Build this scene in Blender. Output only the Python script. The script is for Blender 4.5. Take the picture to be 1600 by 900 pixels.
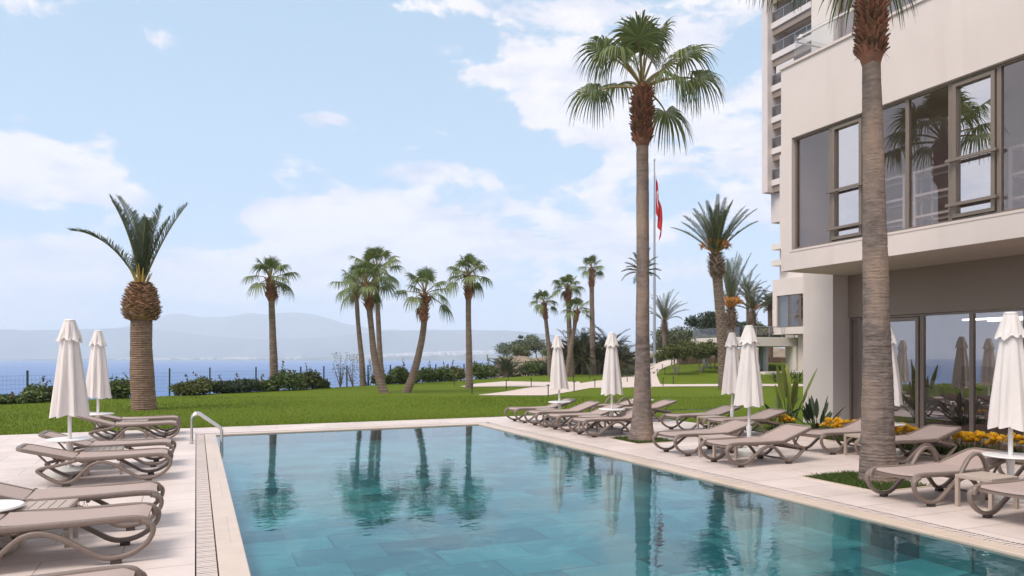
import bpy, math, random
from mathutils import Vector, Matrix, noise as mnoise
R = math.radians
for o in list(bpy.data.objects): bpy.data.objects.remove(o)
S = bpy.context.scene
COL = S.collection
# ------------------------------------------------------------------ camera
FPX, HC, YAW, HY = 1122.0, 1.75, math.atan(493.5/1122.0), 556.0
cd = bpy.data.cameras.new('camera'); cam = bpy.data.objects.new('camera', cd); COL.objects.link(cam)
cam.location = (0, 0, HC); cam.rotation_euler = (R(90), 0, -YAW)
cd.sensor_width = 36; cd.lens = FPX/1600*36; cd.shift_y = (HY-450)/1600
cd.clip_start = .05; cd.clip_end = 30000
S.camera = cam
S.view_settings.view_transform = 'Standard'; S.view_settings.look = 'None'
S.view_settings.gamma = 1; S.view_settings.exposure = 0.30; S.view_settings.use_curve_mapping = False
S.cycles.max_bounces = 8; S.cycles.transparent_max_bounces = 16; S.cycles.volume_bounces = 4
S.cycles.caustics_reflective = False; S.cycles.caustics_refractive = False
S.cycles.use_denoising = True
# ------------------------------------------------------------------ sun and sky
SUN_EL, SUN_AZ = R(56), math.atan2(-.85, -.25)     # direction towards the sun
sd = Vector((math.cos(SUN_EL)*math.sin(SUN_AZ), math.cos(SUN_EL)*math.cos(SUN_AZ), math.sin(SUN_EL)))
sl = bpy.data.lights.new('sun', 'SUN'); sl.energy = 2.8; sl.angle = R(26); sl.color = (1, .90, .81)
so = bpy.data.objects.new('sun', sl); COL.objects.link(so); so.rotation_euler = sd.to_track_quat('Z', 'Y').to_euler()
W = bpy.data.worlds.new('World'); S.world = W; W.use_nodes = True
nt = W.node_tree; nt.nodes.clear()
def wn(t, **k):
    n = nt.nodes.new(t)
    for a, v in k.items(): setattr(n, a, v)
    return n
L = nt.links.new
def wm(op, a, b=None, c=None, clamp=False):
    n = wn('ShaderNodeMath', operation=op); n.use_clamp = clamp
    for i, v in enumerate((a, b, c)):
        if v is None: continue
        if isinstance(v, (int, float)): n.inputs[i].default_value = v
        else: L(v, n.inputs[i])
    return n.outputs[0]
sky = wn('ShaderNodeTexSky', sky_type='NISHITA', sun_disc=False)
sky.sun_elevation = SUN_EL; sky.sun_rotation = SUN_AZ; sky.altitude = 50; sky.air_density = .8; sky.dust_density = .4; sky.ozone_density = 1.0
tc = wn('ShaderNodeTexCoord'); sp = wn('ShaderNodeSeparateXYZ'); L(tc.outputs['Generated'], sp.inputs[0])
X_, Y_, Z_ = sp.outputs
az = wm('ARCTAN2', X_, Y_)                      # azimuth from +Y towards +X
el = wm('ARCSINE', Z_)
cv = wn('ShaderNodeCombineXYZ'); L(az, cv.inputs[0]); L(el, cv.inputs[1])
def cnoise(sx, sy, scale, detail, rough, w=0, dist=0):
    mp = wn('ShaderNodeMapping'); L(cv.outputs[0], mp.inputs[0]); mp.inputs['Scale'].default_value = (sx, sy, 1); mp.inputs['Location'].default_value = (w, w*.37, w)
    n = wn('ShaderNodeTexNoise', noise_dimensions='3D'); L(mp.outputs[0], n.inputs['Vector'])
    n.inputs['Scale'].default_value = scale; n.inputs['Detail'].default_value = detail; n.inputs['Roughness'].default_value = rough; n.inputs['Distortion'].default_value = dist
    return n.outputs['Fac']
n1 = cnoise(1, 2.0, 7.5, 10, .58, 3.1, .25); n2 = cnoise(1, 3.2, 2.2, 3, .5, 8.2)
def blob(px, py, rx, ry, s):
    a = math.atan((px-800)/FPX)+YAW; e = math.atan((HY-py)/FPX*math.cos(math.atan((px-800)/FPX)))
    u = wm('DIVIDE', wm('SUBTRACT', az, a), rx/FPX); v = wm('DIVIDE', wm('SUBTRACT', el, e), ry/FPX)
    q = wm('ADD', wm('MULTIPLY', u, u), wm('MULTIPLY', v, v))
    return wm('MULTIPLY', wm('EXPONENT', wm('MULTIPLY', q, -1.0)), s)
acc = wm('ADD', wm('MULTIPLY', n1, 1.9), wm('MULTIPLY', n2, .6))
for b in [(60, 262, 95, 34, .62), (-140, 230, 90, 50, .4), (470, 338, 110, 34, .5), (610, 362, 120, 34, .42), (830, 135, 105, 50, .42), (1010, 100, 150, 60, .36), (1100, 215, 150, 60, .32),
          (690, 272, 80, 24, .42), (520, 178, 48, 18, .42), (238, 60, 34, 18, .42), (640, 12, 60, 16, .42), (920, 265, 150, 45, .34), (345, 112, 30, 9, .3), (430, 168, 30, 8, .25), (900, 8, 60, 14, .3),
          (270, 170, 260, 80, -.24), (430, 80, 260, 90, -.22), (250, 425, 330, 36, .24), (760, 420, 350, 60, .30), (300, 345, 80, 40, -.1), (1500, 200, 280, 260, .2)]:
    acc = wm('ADD', acc, blob(*b))
# unseen cloud cover added behind camera and overhead for warmer fill and greyer window reflections
back = wn('ShaderNodeMapRange', interpolation_type='SMOOTHSTEP'); L(wm('COSINE', wm('SUBTRACT', az, YAW)), back.inputs['Value'])
back.inputs['From Min'].default_value = .62; back.inputs['From Max'].default_value = .1; back.inputs['To Max'].default_value = .7
over = wn('ShaderNodeMapRange', interpolation_type='SMOOTHSTEP'); L(el, over.inputs['Value']); over.inputs['From Min'].default_value = .55; over.inputs['From Max'].default_value = 1.0; over.inputs['To Max'].default_value = .42
acc = wm('ADD', acc, wm('MAXIMUM', back.outputs[0], over.outputs[0]))
mask = wn('ShaderNodeMapRange', interpolation_type='SMOOTHSTEP'); L(acc, mask.inputs['Value'])
mask.inputs['From Min'].default_value = 1.30; mask.inputs['From Max'].default_value = 1.50
mask.inputs['To Max'].default_value = .84
n3 = cnoise(1, 2.6, 9, 6, .6, 12.0)
# cloud brightness: bright tops, soft lilac-grey bases
cr = wn('ShaderNodeValToRGB'); L(wm('ADD', wm('MULTIPLY', n3, 1.1), wm('MULTIPLY', wm('SUBTRACT', acc, 1.45), .3)), cr.inputs[0])
cr.color_ramp.elements[0].position = .36; cr.color_ramp.elements[0].color = (.63, .64, .75, 1)
cr.color_ramp.elements[1].position = .66; cr.color_ramp.elements[1].color = (.95, .885, .88, 1)
SK = .1
# clear part: the sky texture, thinned towards white by high haze
vm = wn('ShaderNodeVectorMath', operation='MULTIPLY'); L(sky.outputs[0], vm.inputs[0]); vm.inputs[1].default_value = (1.0, 1.0, 1.0)
hz = wn('ShaderNodeMapRange'); L(el, hz.inputs['Value']); hz.inputs['From Min'].default_value = 0; hz.inputs['From Max'].default_value = .6
hz.inputs['To Min'].default_value = .8; hz.inputs['To Max'].default_value = .6
veil = wn('ShaderNodeMix', data_type='RGBA'); L(hz.outputs[0], veil.inputs[0]); L(vm.outputs[0], veil.inputs[6]); veil.inputs[7].default_value = (5.3, 7.3, 9.1, 1)
cs = wn('ShaderNodeVectorMath', operation='SCALE'); L(cr.outputs[0], cs.inputs[0]); cs.inputs[3].default_value = 1/SK
mx = wn('ShaderNodeMix', data_type='RGBA'); L(mask.outputs[0], mx.inputs[0]); L(veil.outputs[2], mx.inputs[6]); L(cs.outputs[0], mx.inputs[7])
bg = wn('ShaderNodeBackground'); bg.inputs[1].default_value = SK; L(mx.outputs[2], bg.inputs[0])
wo = wn('ShaderNodeOutputWorld'); L(bg.outputs[0], wo.inputs[0])
# ------------------------------------------------------------------ helpers: picture maths used to survey positions once
cf = (math.sin(YAW), math.cos(YAW)); crt = (math.cos(YAW), -math.sin(YAW))
def at(px, d):
    l = (px-800)/FPX*d
    return (d*cf[0]+l*crt[0], d*cf[1]+l*crt[1])
def pd(x, y):
    d = x*cf[0]+y*cf[1]; l = x*crt[0]+y*crt[1]
    return 800+FPX*l/max(d, .1), d
def zz(py, d): return HC-(py-HY)*d/FPX
def sm(a, b, x):
    t = min(1, max(0, (x-a)/(b-a))); return t*t*(3-2*t)
def lerp(tab, x):
    if x <= tab[0][0]: return tab[0][1]
    for (a, p), (b, q) in zip(tab, tab[1:]):
        if x <= b: return p+(q-p)*(x-a)/(b-a)
    return tab[-1][1]
CREST = [(-900, 20), (-200, 24), (0, 26), (43, 27), (208, 30.5), (265, 32), (328, 34), (470, 37.5), (542, 40.5), (610, 44.8), (700, 49.5), (760, 56), (860, 68), (960, 78)]
def th(x, y):
    """height of the land"""
    px, d = pd(x, y)
    if d < 12: return 0.0
    c = lerp(CREST, px)
    land = sm(742, 775, px)
    z = 0.0
    if d > c:
        e = d-c
        drop = -.22*e if e < 4 else -.88-(e-4)*1.1
        head = -.12*e if e < 12 else -1.44+sm(12, 60, e)*2.9-sm(95, 190, e)*6
        z = drop*(1-land)+head*land
    right = sm(985, 1045, px)
    rise = sm(43, 78, d)*1.5+max(0, d-78)*.015
    z = z*(1-right)+rise*right
    return max(z, -30)
def hit(px, py):
    d = 14.0
    while d < 250:
        x, y = at(px, d)
        if zz(py, d) <= th(x, y): return x, y
        d += .1
    return at(px, d)
# ------------------------------------------------------------------ helpers: meshes
class MB:
    def __init__(s): s.v = []; s.f = []; s.m = []; s.sm = []
    def add(s, vs, fs, mi=0, smooth=False):
        n = len(s.v); s.v += [tuple(v) for v in vs]
        for f in fs: s.f.append(tuple(i+n for i in f)); s.m.append(mi); s.sm.append(smooth)
    def box(s, x0, x1, y0, y1, z0, z1, mi=0):
        s.add([(x0,y0,z0),(x1,y0,z0),(x1,y1,z0),(x0,y1,z0),(x0,y0,z1),(x1,y0,z1),(x1,y1,z1),(x0,y1,z1)],
              [(0,3,2,1),(4,5,6,7),(0,1,5,4),(1,2,6,5),(2,3,7,6),(3,0,4,7)], mi)
    def tube(s, pts, rad, n=8, mi=0, smooth=True, cap=True):
        pts = [Vector(p) for p in pts]
        if not hasattr(rad, '__len__'): rad = [rad]*len(pts)
        vs = []; ref = None
        for i, p in enumerate(pts):
            t = (pts[min(i+1, len(pts)-1)]-pts[max(i-1, 0)])
            if t.length < 1e-9: t = Vector((0, 0, 1))
            t.normalize()
            if ref is None: ref = Vector((1, 0, 0)) if abs(t.x) < .9 else Vector((0, 1, 0))
            a = (ref-t*ref.dot(t)).normalized(); b = t.cross(a); ref = a
            for k in range(n):
                th_ = 2*math.pi*k/n; vs.append(p+(a*math.cos(th_)+b*math.sin(th_))*rad[i])
        fs = []
        for i in range(len(pts)-1):
            for k in range(n): fs.append((i*n+k, i*n+(k+1)%n, (i+1)*n+(k+1)%n, (i+1)*n+k))
        s.add(vs, fs, mi, smooth)
        if cap:
            m = len(pts); s.add(vs[:n], [tuple(range(n-1, -1, -1))], mi); s.add(vs[(m-1)*n:], [tuple(range(n))], mi)
    def lathe(s, prof, n=24, mi=0, c=(0, 0), smooth=True):
        vs = [(c[0]+r*math.cos(2*math.pi*k/n), c[1]+r*math.sin(2*math.pi*k/n), z) for r, z in prof for k in range(n)]
        fs = [(i*n+k, i*n+(k+1)%n, (i+1)*n+(k+1)%n, (i+1)*n+k) for i in range(len(prof)-1) for k in range(n)]
        s.add(vs, fs, mi, smooth)
    def ribbon(s, pts, y, w, t, mi=0):
        """rounded rectangular bar swept along a path in the XZ plane"""
        n = len(pts); vs = []
        h, g = w/2, t/2; b = min(h, g)*.4
        prof = [(-h+b, -g), (h-b, -g), (h, -g+b), (h, g-b), (h-b, g), (-h+b, g), (-h, g-b), (-h, -g+b)]
        for i, (x, z) in enumerate(pts):
            a = pts[max(i-1, 0)]; c = pts[min(i+1, n-1)]
            tx, tz = c[0]-a[0], c[1]-a[1]; l = math.hypot(tx, tz) or 1; nx, nz = -tz/l, tx/l
            for (u, v) in prof: vs.append((x+nx*v, y+u, z+nz*v))
        fs = [(i*8+k, i*8+(k+1)%8, (i+1)*8+(k+1)%8, (i+1)*8+k) for i in range(n-1) for k in range(8)]
        fs += [tuple(range(7, -1, -1)), tuple((n-1)*8+k for k in range(8))]
        s.add(vs, fs, mi, True)
    def mesh(s, name, mats):
        me = bpy.data.meshes.new(name); me.from_pydata(s.v, [], s.f)
        for m in (mats if isinstance(mats, (list, tuple)) else [mats]): me.materials.append(m)
        me.polygons.foreach_set('material_index', s.m); me.polygons.foreach_set('use_smooth', s.sm)
        me.update(); return me
    def build(s, name, mats, parent=None, bevel=0, fix=False):
        me = s.mesh(name, mats)
        o = bpy.data.objects.new(name, me); COL.objects.link(o)
        if parent: o.parent = parent
        if bevel:
            b = o.modifiers.new('bevel', 'BEVEL'); b.width = bevel; b.segments = 2; b.limit_method = 'ANGLE'; b.angle_limit = R(40)
        if any(s.sm): 
            try: me.set_sharp_from_angle(angle=R(50))
            except Exception: pass
        return o
def smooth_path(p, k=4):
    out = []
    for i in range(len(p)-1):
        p0, p1, p2, p3 = p[max(i-1, 0)], p[i], p[i+1], p[min(i+2, len(p)-1)]
        for j in range(k):
            t = j/k
            out.append(tuple(.5*((2*b)+(-a+c)*t+(2*a-5*b+4*c-d)*t*t+(-a+3*b-3*c+d)*t**3) for a, b, c, d in zip(p0, p1, p2, p3)))
    out.append(tuple(p[-1])); return out
def thing(name, label, cat, loc=(0, 0, 0), rz=0, group=None):
    o = bpy.data.objects.new(name, None); COL.objects.link(o); o.location = loc; o.rotation_euler = (0, 0, rz)
    o.empty_display_size = .2
    return tag(o, label, cat, group)
def tag(o, label=None, cat=None, group=None, kind=None):
    if label: o['label'] = label
    if cat: o['category'] = cat
    if group: o['group'] = group
    if kind: o['kind'] = kind
    return o
def struct(o): o['kind'] = 'structure'; return o
def kids(o): return [c for c in COL.objects if c.parent == o]
def dup(root, loc, rz=0, label=None, sc=None, group=None):
    r = root.copy(); COL.objects.link(r); r.location = loc; r.rotation_euler = (0, 0, rz)
    if sc: r.scale = (sc, sc, sc) if not hasattr(sc, '__len__') else sc
    if label: r['label'] = label
    if group: r['group'] = group
    for c in kids(root):
        d = c.copy(); COL.objects.link(d); d.parent = r
        for g in kids(c):
            e = g.copy(); COL.objects.link(e); e.parent = d
    return r
# ------------------------------------------------------------------ helpers: materials
def mat(name, col, rough=.6, var=None, bump=None, metal=0, spec=.5, coord='Object', stretch=(1, 1, 1), col2=None, island=0, trans=0, streak=None):
    m = bpy.data.materials.new(name); m.use_nodes = True; t = m.node_tree; b = t.nodes['Principled BSDF']; lk = t.links.new
    b.inputs['Base Color'].default_value = (*col, 1); b.inputs['Roughness'].default_value = rough
    b.inputs['Metallic'].default_value = metal; b.inputs['Specular IOR Level'].default_value = spec
    co = t.nodes.new('ShaderNodeTexCoord'); mp = t.nodes.new('ShaderNodeMapping'); lk(co.outputs[coord], mp.inputs[0]); mp.inputs['Scale'].default_value = stretch
    cur = None
    if var:
        n = t.nodes.new('ShaderNodeTexNoise'); lk(mp.outputs[0], n.inputs['Vector']); n.inputs['Scale'].default_value = var[0]; n.inputs['Detail'].default_value = 6; n.inputs['Roughness'].default_value = .6
        r = t.nodes.new('ShaderNodeMapRange'); lk(n.outputs['Fac'], r.inputs['Value']); r.inputs['From Min'].default_value = .3; r.inputs['From Max'].default_value = .7
        x = t.nodes.new('ShaderNodeMix'); x.data_type = 'RGBA'; lk(r.outputs[0], x.inputs[0])
        c2 = col2 or tuple(c*(1-var[1]) for c in col)
        x.inputs[6].default_value = (*c2, 1); x.inputs[7].default_value = (*(col if col2 else tuple(min(1, c*(1+var[1])) for c in col)), 1)
        cur = x.outputs[2]
    if island:
        g = t.nodes.new('ShaderNodeNewGeometry'); h = t.nodes.new('ShaderNodeHueSaturation')
        r = t.nodes.new('ShaderNodeMapRange'); lk(g.outputs['Random Per Island'], r.inputs['Value']); r.inputs['To Min'].default_value = 1-island; r.inputs['To Max'].default_value = 1+island
        lk(r.outputs[0], h.inputs['Value'])
        r2 = t.nodes.new('ShaderNodeMapRange'); lk(g.outputs['Random Per Island'], r2.inputs['Value']); r2.inputs['To Min'].default_value = .515; r2.inputs['To Max'].default_value = .485
        lk(r2.outputs[0], h.inputs['Hue'])
        if cur: lk(cur, h.inputs['Color'])
        else: h.inputs['Color'].default_value = (*col, 1)
        cur = h.outputs[0]
    if streak:   # (scale, stretch vector, colour, threshold) weather marks
        mp2 = t.nodes.new('ShaderNodeMapping'); lk(co.outputs[coord], mp2.inputs[0]); mp2.inputs['Scale'].default_value = streak[1]
        n = t.nodes.new('ShaderNodeTexNoise'); lk(mp2.outputs[0], n.inputs['Vector']); n.inputs['Scale'].default_value = streak[0]; n.inputs['Detail'].default_value = 7
        r = t.nodes.new('ShaderNodeMapRange'); lk(n.outputs['Fac'], r.inputs['Value']); r.inputs['From Min'].default_value = streak[3]; r.inputs['From Max'].default_value = streak[3]+.2; r.inputs['To Max'].default_value = streak[4] if len(streak) > 4 else .6
        x = t.nodes.new('ShaderNodeMix'); x.data_type = 'RGBA'; lk(r.outputs[0], x.inputs[0])
        if cur: lk(cur, x.inputs[6])
        else: x.inputs[6].default_value = (*col, 1)
        x.inputs[7].default_value = (*streak[2], 1); cur = x.outputs[2]
    if cur: lk(cur, b.inputs['Base Color'])
    if bump:
        n = t.nodes.new('ShaderNodeTexNoise'); lk(mp.outputs[0], n.inputs['Vector']); n.inputs['Scale'].default_value = bump[0]; n.inputs['Detail'].default_value = 5
        u = t.nodes.new('ShaderNodeBump'); lk(n.outputs['Fac'], u.inputs['Height']); u.inputs['Strength'].default_value = bump[1]; u.inputs['Distance'].default_value = bump[2] if len(bump) > 2 else .02
        lk(u.outputs[0], b.inputs['Normal'])
    if trans:
        tl = t.nodes.new('ShaderNodeBsdfTranslucent'); ms = t.nodes.new('ShaderNodeMixShader'); ms.inputs[0].default_value = trans
        if cur: lk(cur, tl.inputs['Color'])
        else: tl.inputs['Color'].default_value = (*col, 1)
        lk(b.outputs[0], ms.inputs[1]); lk(tl.outputs[0], ms.inputs[2]); lk(ms.outputs[0], t.nodes['Material Output'].inputs['Surface'])
    return m
def glass(name, tint, refl, rough=0.0, wave=0):
    m = bpy.data.materials.new(name); m.use_nodes = True; t = m.node_tree; t.nodes.remove(t.nodes['Principled BSDF']); lk = t.links.new
    g = t.nodes.new('ShaderNodeBsdfGlossy'); g.inputs['Roughness'].default_value = rough; g.inputs['Color'].default_value = (.95, .92, .92, 1)
    tr = t.nodes.new('ShaderNodeBsdfTransparent'); tr.inputs['Color'].default_value = (*tint, 1)
    f = t.nodes.new('ShaderNodeFresnel'); f.inputs['IOR'].default_value = 1.5
    a = t.nodes.new('ShaderNodeMath'); a.operation = 'ADD'; a.use_clamp = True; a.inputs[1].default_value = refl; lk(f.outputs[0], a.inputs[0])
    gb = t.nodes.new('ShaderNodeNewGeometry'); iv = t.nodes.new('ShaderNodeMath'); iv.operation = 'SUBTRACT'; iv.inputs[0].default_value = 1; lk(gb.outputs['Backfacing'], iv.inputs[1]); mu = t.nodes.new('ShaderNodeMath'); mu.operation = 'MULTIPLY'; lk(a.outputs[0], mu.inputs[0]); lk(iv.outputs[0], mu.inputs[1])
    x = t.nodes.new('ShaderNodeMixShader'); lk(mu.outputs[0], x.inputs[0]); lk(tr.outputs[0], x.inputs[1]); lk(g.outputs[0], x.inputs[2])
    if wave:
        n = t.nodes.new('ShaderNodeTexNoise'); n.inputs['Scale'].default_value = .9; c = t.nodes.new('ShaderNodeTexCoord'); lk(c.outputs['Object'], n.inputs['Vector'])
        u = t.nodes.new('ShaderNodeBump'); u.inputs['Strength'].default_value = wave; u.inputs['Distance'].default_value = .01; lk(n.outputs['Fac'], u.inputs['Height']); lk(u.outputs[0], g.inputs['Normal'])
    lk(x.outputs[0], t.nodes['Material Output'].inputs['Surface']); return m
def emit(name, col, st):
    m = bpy.data.materials.new(name); m.use_nodes = True; b = m.node_tree.nodes['Principled BSDF']
    b.inputs['Emission Color'].default_value = (*col, 1); b.inputs['Emission Strength'].default_value = st; return m
def brickmat(name, bw, bh, c1, c2, mortar, msize, rough, nz, nzamt, mixc=None, rot=0, spec=.4, bumpd=.15):
    m = bpy.data.materials.new(name); m.use_nodes = True; t = m.node_tree; b = t.nodes['Principled BSDF']; lk = t.links.new
    co = t.nodes.new('ShaderNodeTexCoord'); mp = t.nodes.new('ShaderNodeMapping'); lk(co.outputs['Object'], mp.inputs[0]); mp.inputs['Rotation'].default_value = (0, 0, rot)
    k = t.nodes.new('ShaderNodeTexBrick'); lk(mp.outputs[0], k.inputs['Vector']); k.inputs['Scale'].default_value = 1; k.inputs['Brick Width'].default_value = bw; k.inputs['Row Height'].default_value = bh
    k.inputs['Mortar Size'].default_value = msize; k.inputs['Mortar Smooth'].default_value = .1; k.inputs['Color1'].default_value = (*c1, 1); k.inputs['Color2'].default_value = (*c2, 1); k.inputs['Mortar'].default_value = (*mortar, 1)
    n = t.nodes.new('ShaderNodeTexNoise'); lk(mp.outputs[0], n.inputs['Vector']); n.inputs['Scale'].default_value = nz; n.inputs['Detail'].default_value = 8; n.inputs['Roughness'].default_value = .62
    r = t.nodes.new('ShaderNodeMapRange'); lk(n.outputs['Fac'], r.inputs['Value']); r.inputs['From Min'].default_value = .3; r.inputs['From Max'].default_value = .7
    if mixc:
        r.inputs['To Max'].default_value = nzamt
        x = t.nodes.new('ShaderNodeMix'); x.data_type = 'RGBA'; lk(r.outputs[0], x.inputs[0]); lk(k.outputs['Color'], x.inputs[6]); x.inputs[7].default_value = (*mixc, 1)
        lk(x.outputs[2], b.inputs['Base Color'])
    else:
        r.inputs['To Min'].default_value = 1-nzamt; r.inputs['To Max'].default_value = 1+nzamt
        h = t.nodes.new('ShaderNodeHueSaturation'); lk(r.outputs[0], h.inputs['Value']); lk(k.outputs['Color'], h.inputs['Color']); lk(h.outputs[0], b.inputs['Base Color'])
    b.inputs['Roughness'].default_value = rough; b.inputs['Specular IOR Level'].default_value = spec
    u = t.nodes.new('ShaderNodeBump'); u.inputs['Strength'].default_value = bumpd; u.inputs['Distance'].default_value = .004; u.invert = True; lk(k.outputs['Fac'], u.inputs['Height']); lk(u.outputs[0], b.inputs['Normal'])
    return m
M = {}
M['deck'] = brickmat('deck_tile', 1.2, .6, (.66, .57, .525), (.60, .515, .475), (.36, .30, .27), .006, .45, 1.1, .14, bumpd=.6)
M['coping'] = brickmat('coping_stone', .6, 1.2, (.60, .49, .40), (.57, .465, .385), (.42, .33, .27), .003, .35, 3, .08)
M['grate'] = mat('grate', (.64, .55, .50), .5, (8, .08))
M['channel'] = mat('channel_dark', (.08, .065, .055), .8)
M['pool'] = brickmat('pool_tile', .9, .55, (.003, .075, .105), (.05, .31, .35), (.003, .05, .065), .010, .4, 5, .5, mixc=(.03, .14, .18))
M['lawn'] = mat('lawn', (.112, .172, .006), .95, (.5, .25), (60, .9, .04), spec=.1, col2=(.088, .145, .005), streak=(9, (1, 1, 1), (.18, .20, .04), .46, .7))
M['path'] = mat('path', (.58, .49, .44), .8, (2, .08), (40, .1))
M['rock'] = mat('cliff_rock', (.26, .19, .13), .95, (.5, .4), (1.5, .8, .5), streak=(.4, (1, 1, 1), (.07, .09, .03), .5, .9))
M['soil'] = mat('soil', (.10, .055, .035), .95, (9, .5), (30, .8, .03))
M['plaster'] = mat('plaster', (.68, .61, .575), .9, (.8, .035), (90, .35, .004), spec=.2, streak=(1.0, (3, 3, .22), (.55, .48, .44), .54, .28))
M['white_wall'] = mat('white_wall', (.72, .66, .62), .9, (.8, .04), spec=.2)
M['brown_panel'] = mat('brown_panel', (.27, .215, .175), .6, (.6, .05), (200, .1, .002))
M['frame'] = mat('window_frame', (.235, .19, .155), .45, (3, .05), metal=.25)
M['glass'] = glass('window_glass', (.88, .84, .83), .13, wave=.08)
M['glass3'] = glass('ground_glass', (.8, .76, .75), .34, wave=.06)
M['glass2'] = glass('sash_glass', (.6, .57, .56), .62, wave=.06)
M['clear'] = glass('balustrade_glass', (.93, .94, .94), .08)
M['bglass'] = glass('balcony_glass', (.62, .62, .63), .05)
M['sill'] = mat('sill', (.66, .58, .54), .7)
M['inner_wall'] = mat('inner_wall', (.62, .57, .54), .9, (1, .05))
M['inner_floor'] = mat('inner_floor', (.22, .20, .19), .5)
M['curtain'] = mat('curtain', (.62, .58, .55), .9)
M['resin'] = mat('lounger_resin', (.195, .150, .127), .45, (30, .06), (150, .05, .002))
M['sling'] = mat('lounger_sling', (.38, .297, .268), .75, (260, .12), (500, .25, .002))
M['rubber'] = mat('rubber', (.06, .045, .04), .8)
M['tabletop'] = mat('table_resin', (.42, .345, .295), .5, (12, .05))
M['cloth'] = mat('parasol_cloth', (.80, .755, .73), .9, (3, .03), (300, .1, .002), trans=.12, spec=.2)
M['white'] = mat('white_metal', (.80, .78, .76), .35)
M['concrete'] = mat('base_concrete', (.52, .52, .50), .8, (6, .12))
M['steel'] = mat('stainless', (.62, .6, .58), .18, metal=1)
M['fence'] = mat('fence_green', (.012, .05, .04), .5)
M['black'] = mat('black_metal', (.03, .028, .027), .5)
M['pole'] = mat('pole_grey', (.42, .45, .50), .35, metal=.5)
M['flag_red'] = mat('flag_red', (.62, .035, .04), .8, trans=.3)
M['flag_white'] = mat('flag_white', (.85, .8, .8), .8, trans=.3)
M['fan'] = mat('fan_leaf', (.13, .172, .06), .55, (2, .2), island=.35, trans=.22)
M['fan_dry'] = mat('fan_dry', (.26, .17, .07), .8, island=.3, trans=.15)
M['date'] = mat('date_leaf', (.085, .115, .065), .5, (2, .15), island=.3, trans=.15)
M['date_dark'] = mat('date_dark_leaf', (.05, .065, .035), .6, (2, .2), island=.4, trans=.12)
M['petiole'] = mat('petiole', (.22, .17, .06), .6, island=.25)
M['stalk'] = mat('frond_stalk', (.42, .30, .07), .6, island=.3)
M['orange'] = mat('orange_stalk', (.50, .22, .035), .6, island=.3)
M['bark'] = mat('palm_bark', (.19, .14, .11), .95, (2.2, .3), (9, .9, .03), stretch=(1, 1, 4), streak=(1.1, (1.5, 1.5, .5), (.30, .215, .155), .56, .7))
M['bark_grey'] = mat('palm_bark_grey', (.17, .135, .118), .95, (5, .45), (14, .75, .018), stretch=(1, 1, 3.2), streak=(1.3, (1.1, 1.1, .6), (.33, .235, .175), .45, .9))
M['bark_date'] = mat('date_bark', (.20, .135, .095), .95, (3, .35), (8, .8, .03), stretch=(1, 1, 4), island=.3)
M['boot'] = mat('leaf_base', (.23, .105, .06), .85, (5, .4), (20, .6, .02), island=.45)
M['boot_grey'] = mat('leaf_base_grey', (.17, .115, .085), .85, (5, .4), (20, .6, .02), island=.45)
M['boot_tan'] = mat('leaf_base_tan', (.27, .16, .09), .85, (5, .4), (20, .6, .02), island=.45)
M['leaf'] = mat('bush_leaf', (.085, .13, .03), .6, island=.5, trans=.15)
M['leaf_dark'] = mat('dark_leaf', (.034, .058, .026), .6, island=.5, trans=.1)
M['leaf_olive'] = mat('olive_leaf', (.095, .115, .028), .65, island=.45, trans=.15)
M['leaf_grey'] = mat('greygreen_leaf', (.12, .15, .08), .7, island=.4, trans=.1)
M['leaf_pale'] = mat('pale_leaf', (.26, .30, .06), .55, (2, .2), island=.25, trans=.2)
M['leaf_brown'] = mat('dry_leaf', (.20, .11, .06), .8, island=.4)
M['twig'] = mat('twig', (.16, .12, .09), .9)
M['twig_pale'] = mat('twig_pale', (.34, .29, .25), .9)
M['petal'] = mat('yellow_petal', (.90, .56, .04), .6, (9, .25), island=.3, trans=.15)
M['stone_wall'] = brickmat('stone_wall', .5, .2, (.24, .16, .12), (.16, .11, .085), (.10, .075, .06), .02, .95, 6, .3)
M['city'] = mat('city_white', (.72, .70, .68), .9)
M['hill'] = mat('hill', (.12, .14, .12), .95, (.002, .4))
M['coast'] = mat('coast', (.14, .16, .12), .95, (.01, .5))
M['gym'] = mat('gym_black', (.03, .03, .032), .4)
M['gymgrey'] = mat('gym_grey', (.25, .25, .26), .35, metal=.6)
M['lightstrip'] = emit('light_strip', (1, .98, .95), 5)
M['awning'] = mat('blind_box', (.30, .235, .19), .7)
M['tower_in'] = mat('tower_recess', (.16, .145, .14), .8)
# paler patches veined into the pool tiles: glaze tone and painted caustic light
t = M['pool'].node_tree; lk = t.links.new; bs = t.nodes['Principled BSDF']; prev = bs.inputs['Base Color'].links[0].from_socket
co = t.nodes.new('ShaderNodeTexCoord'); n = t.nodes.new('ShaderNodeTexNoise'); lk(co.outputs['Object'], n.inputs['Vector']); n.inputs['Scale'].default_value = 1.1; n.inputs['Detail'].default_value = 9; n.inputs['Roughness'].default_value = .72; n.inputs['Distortion'].default_value = .8
r_ = t.nodes.new('ShaderNodeMapRange'); lk(n.outputs['Fac'], r_.inputs['Value']); r_.inputs['From Min'].default_value = .50; r_.inputs['From Max'].default_value = .68; r_.inputs['To Max'].default_value = .7
x = t.nodes.new('ShaderNodeMix'); x.data_type = 'RGBA'; lk(r_.outputs[0], x.inputs[0]); lk(prev, x.inputs[6]); x.inputs[7].default_value = (.17, .47, .49, 1); lk(x.outputs[2], bs.inputs['Base Color'])
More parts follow.
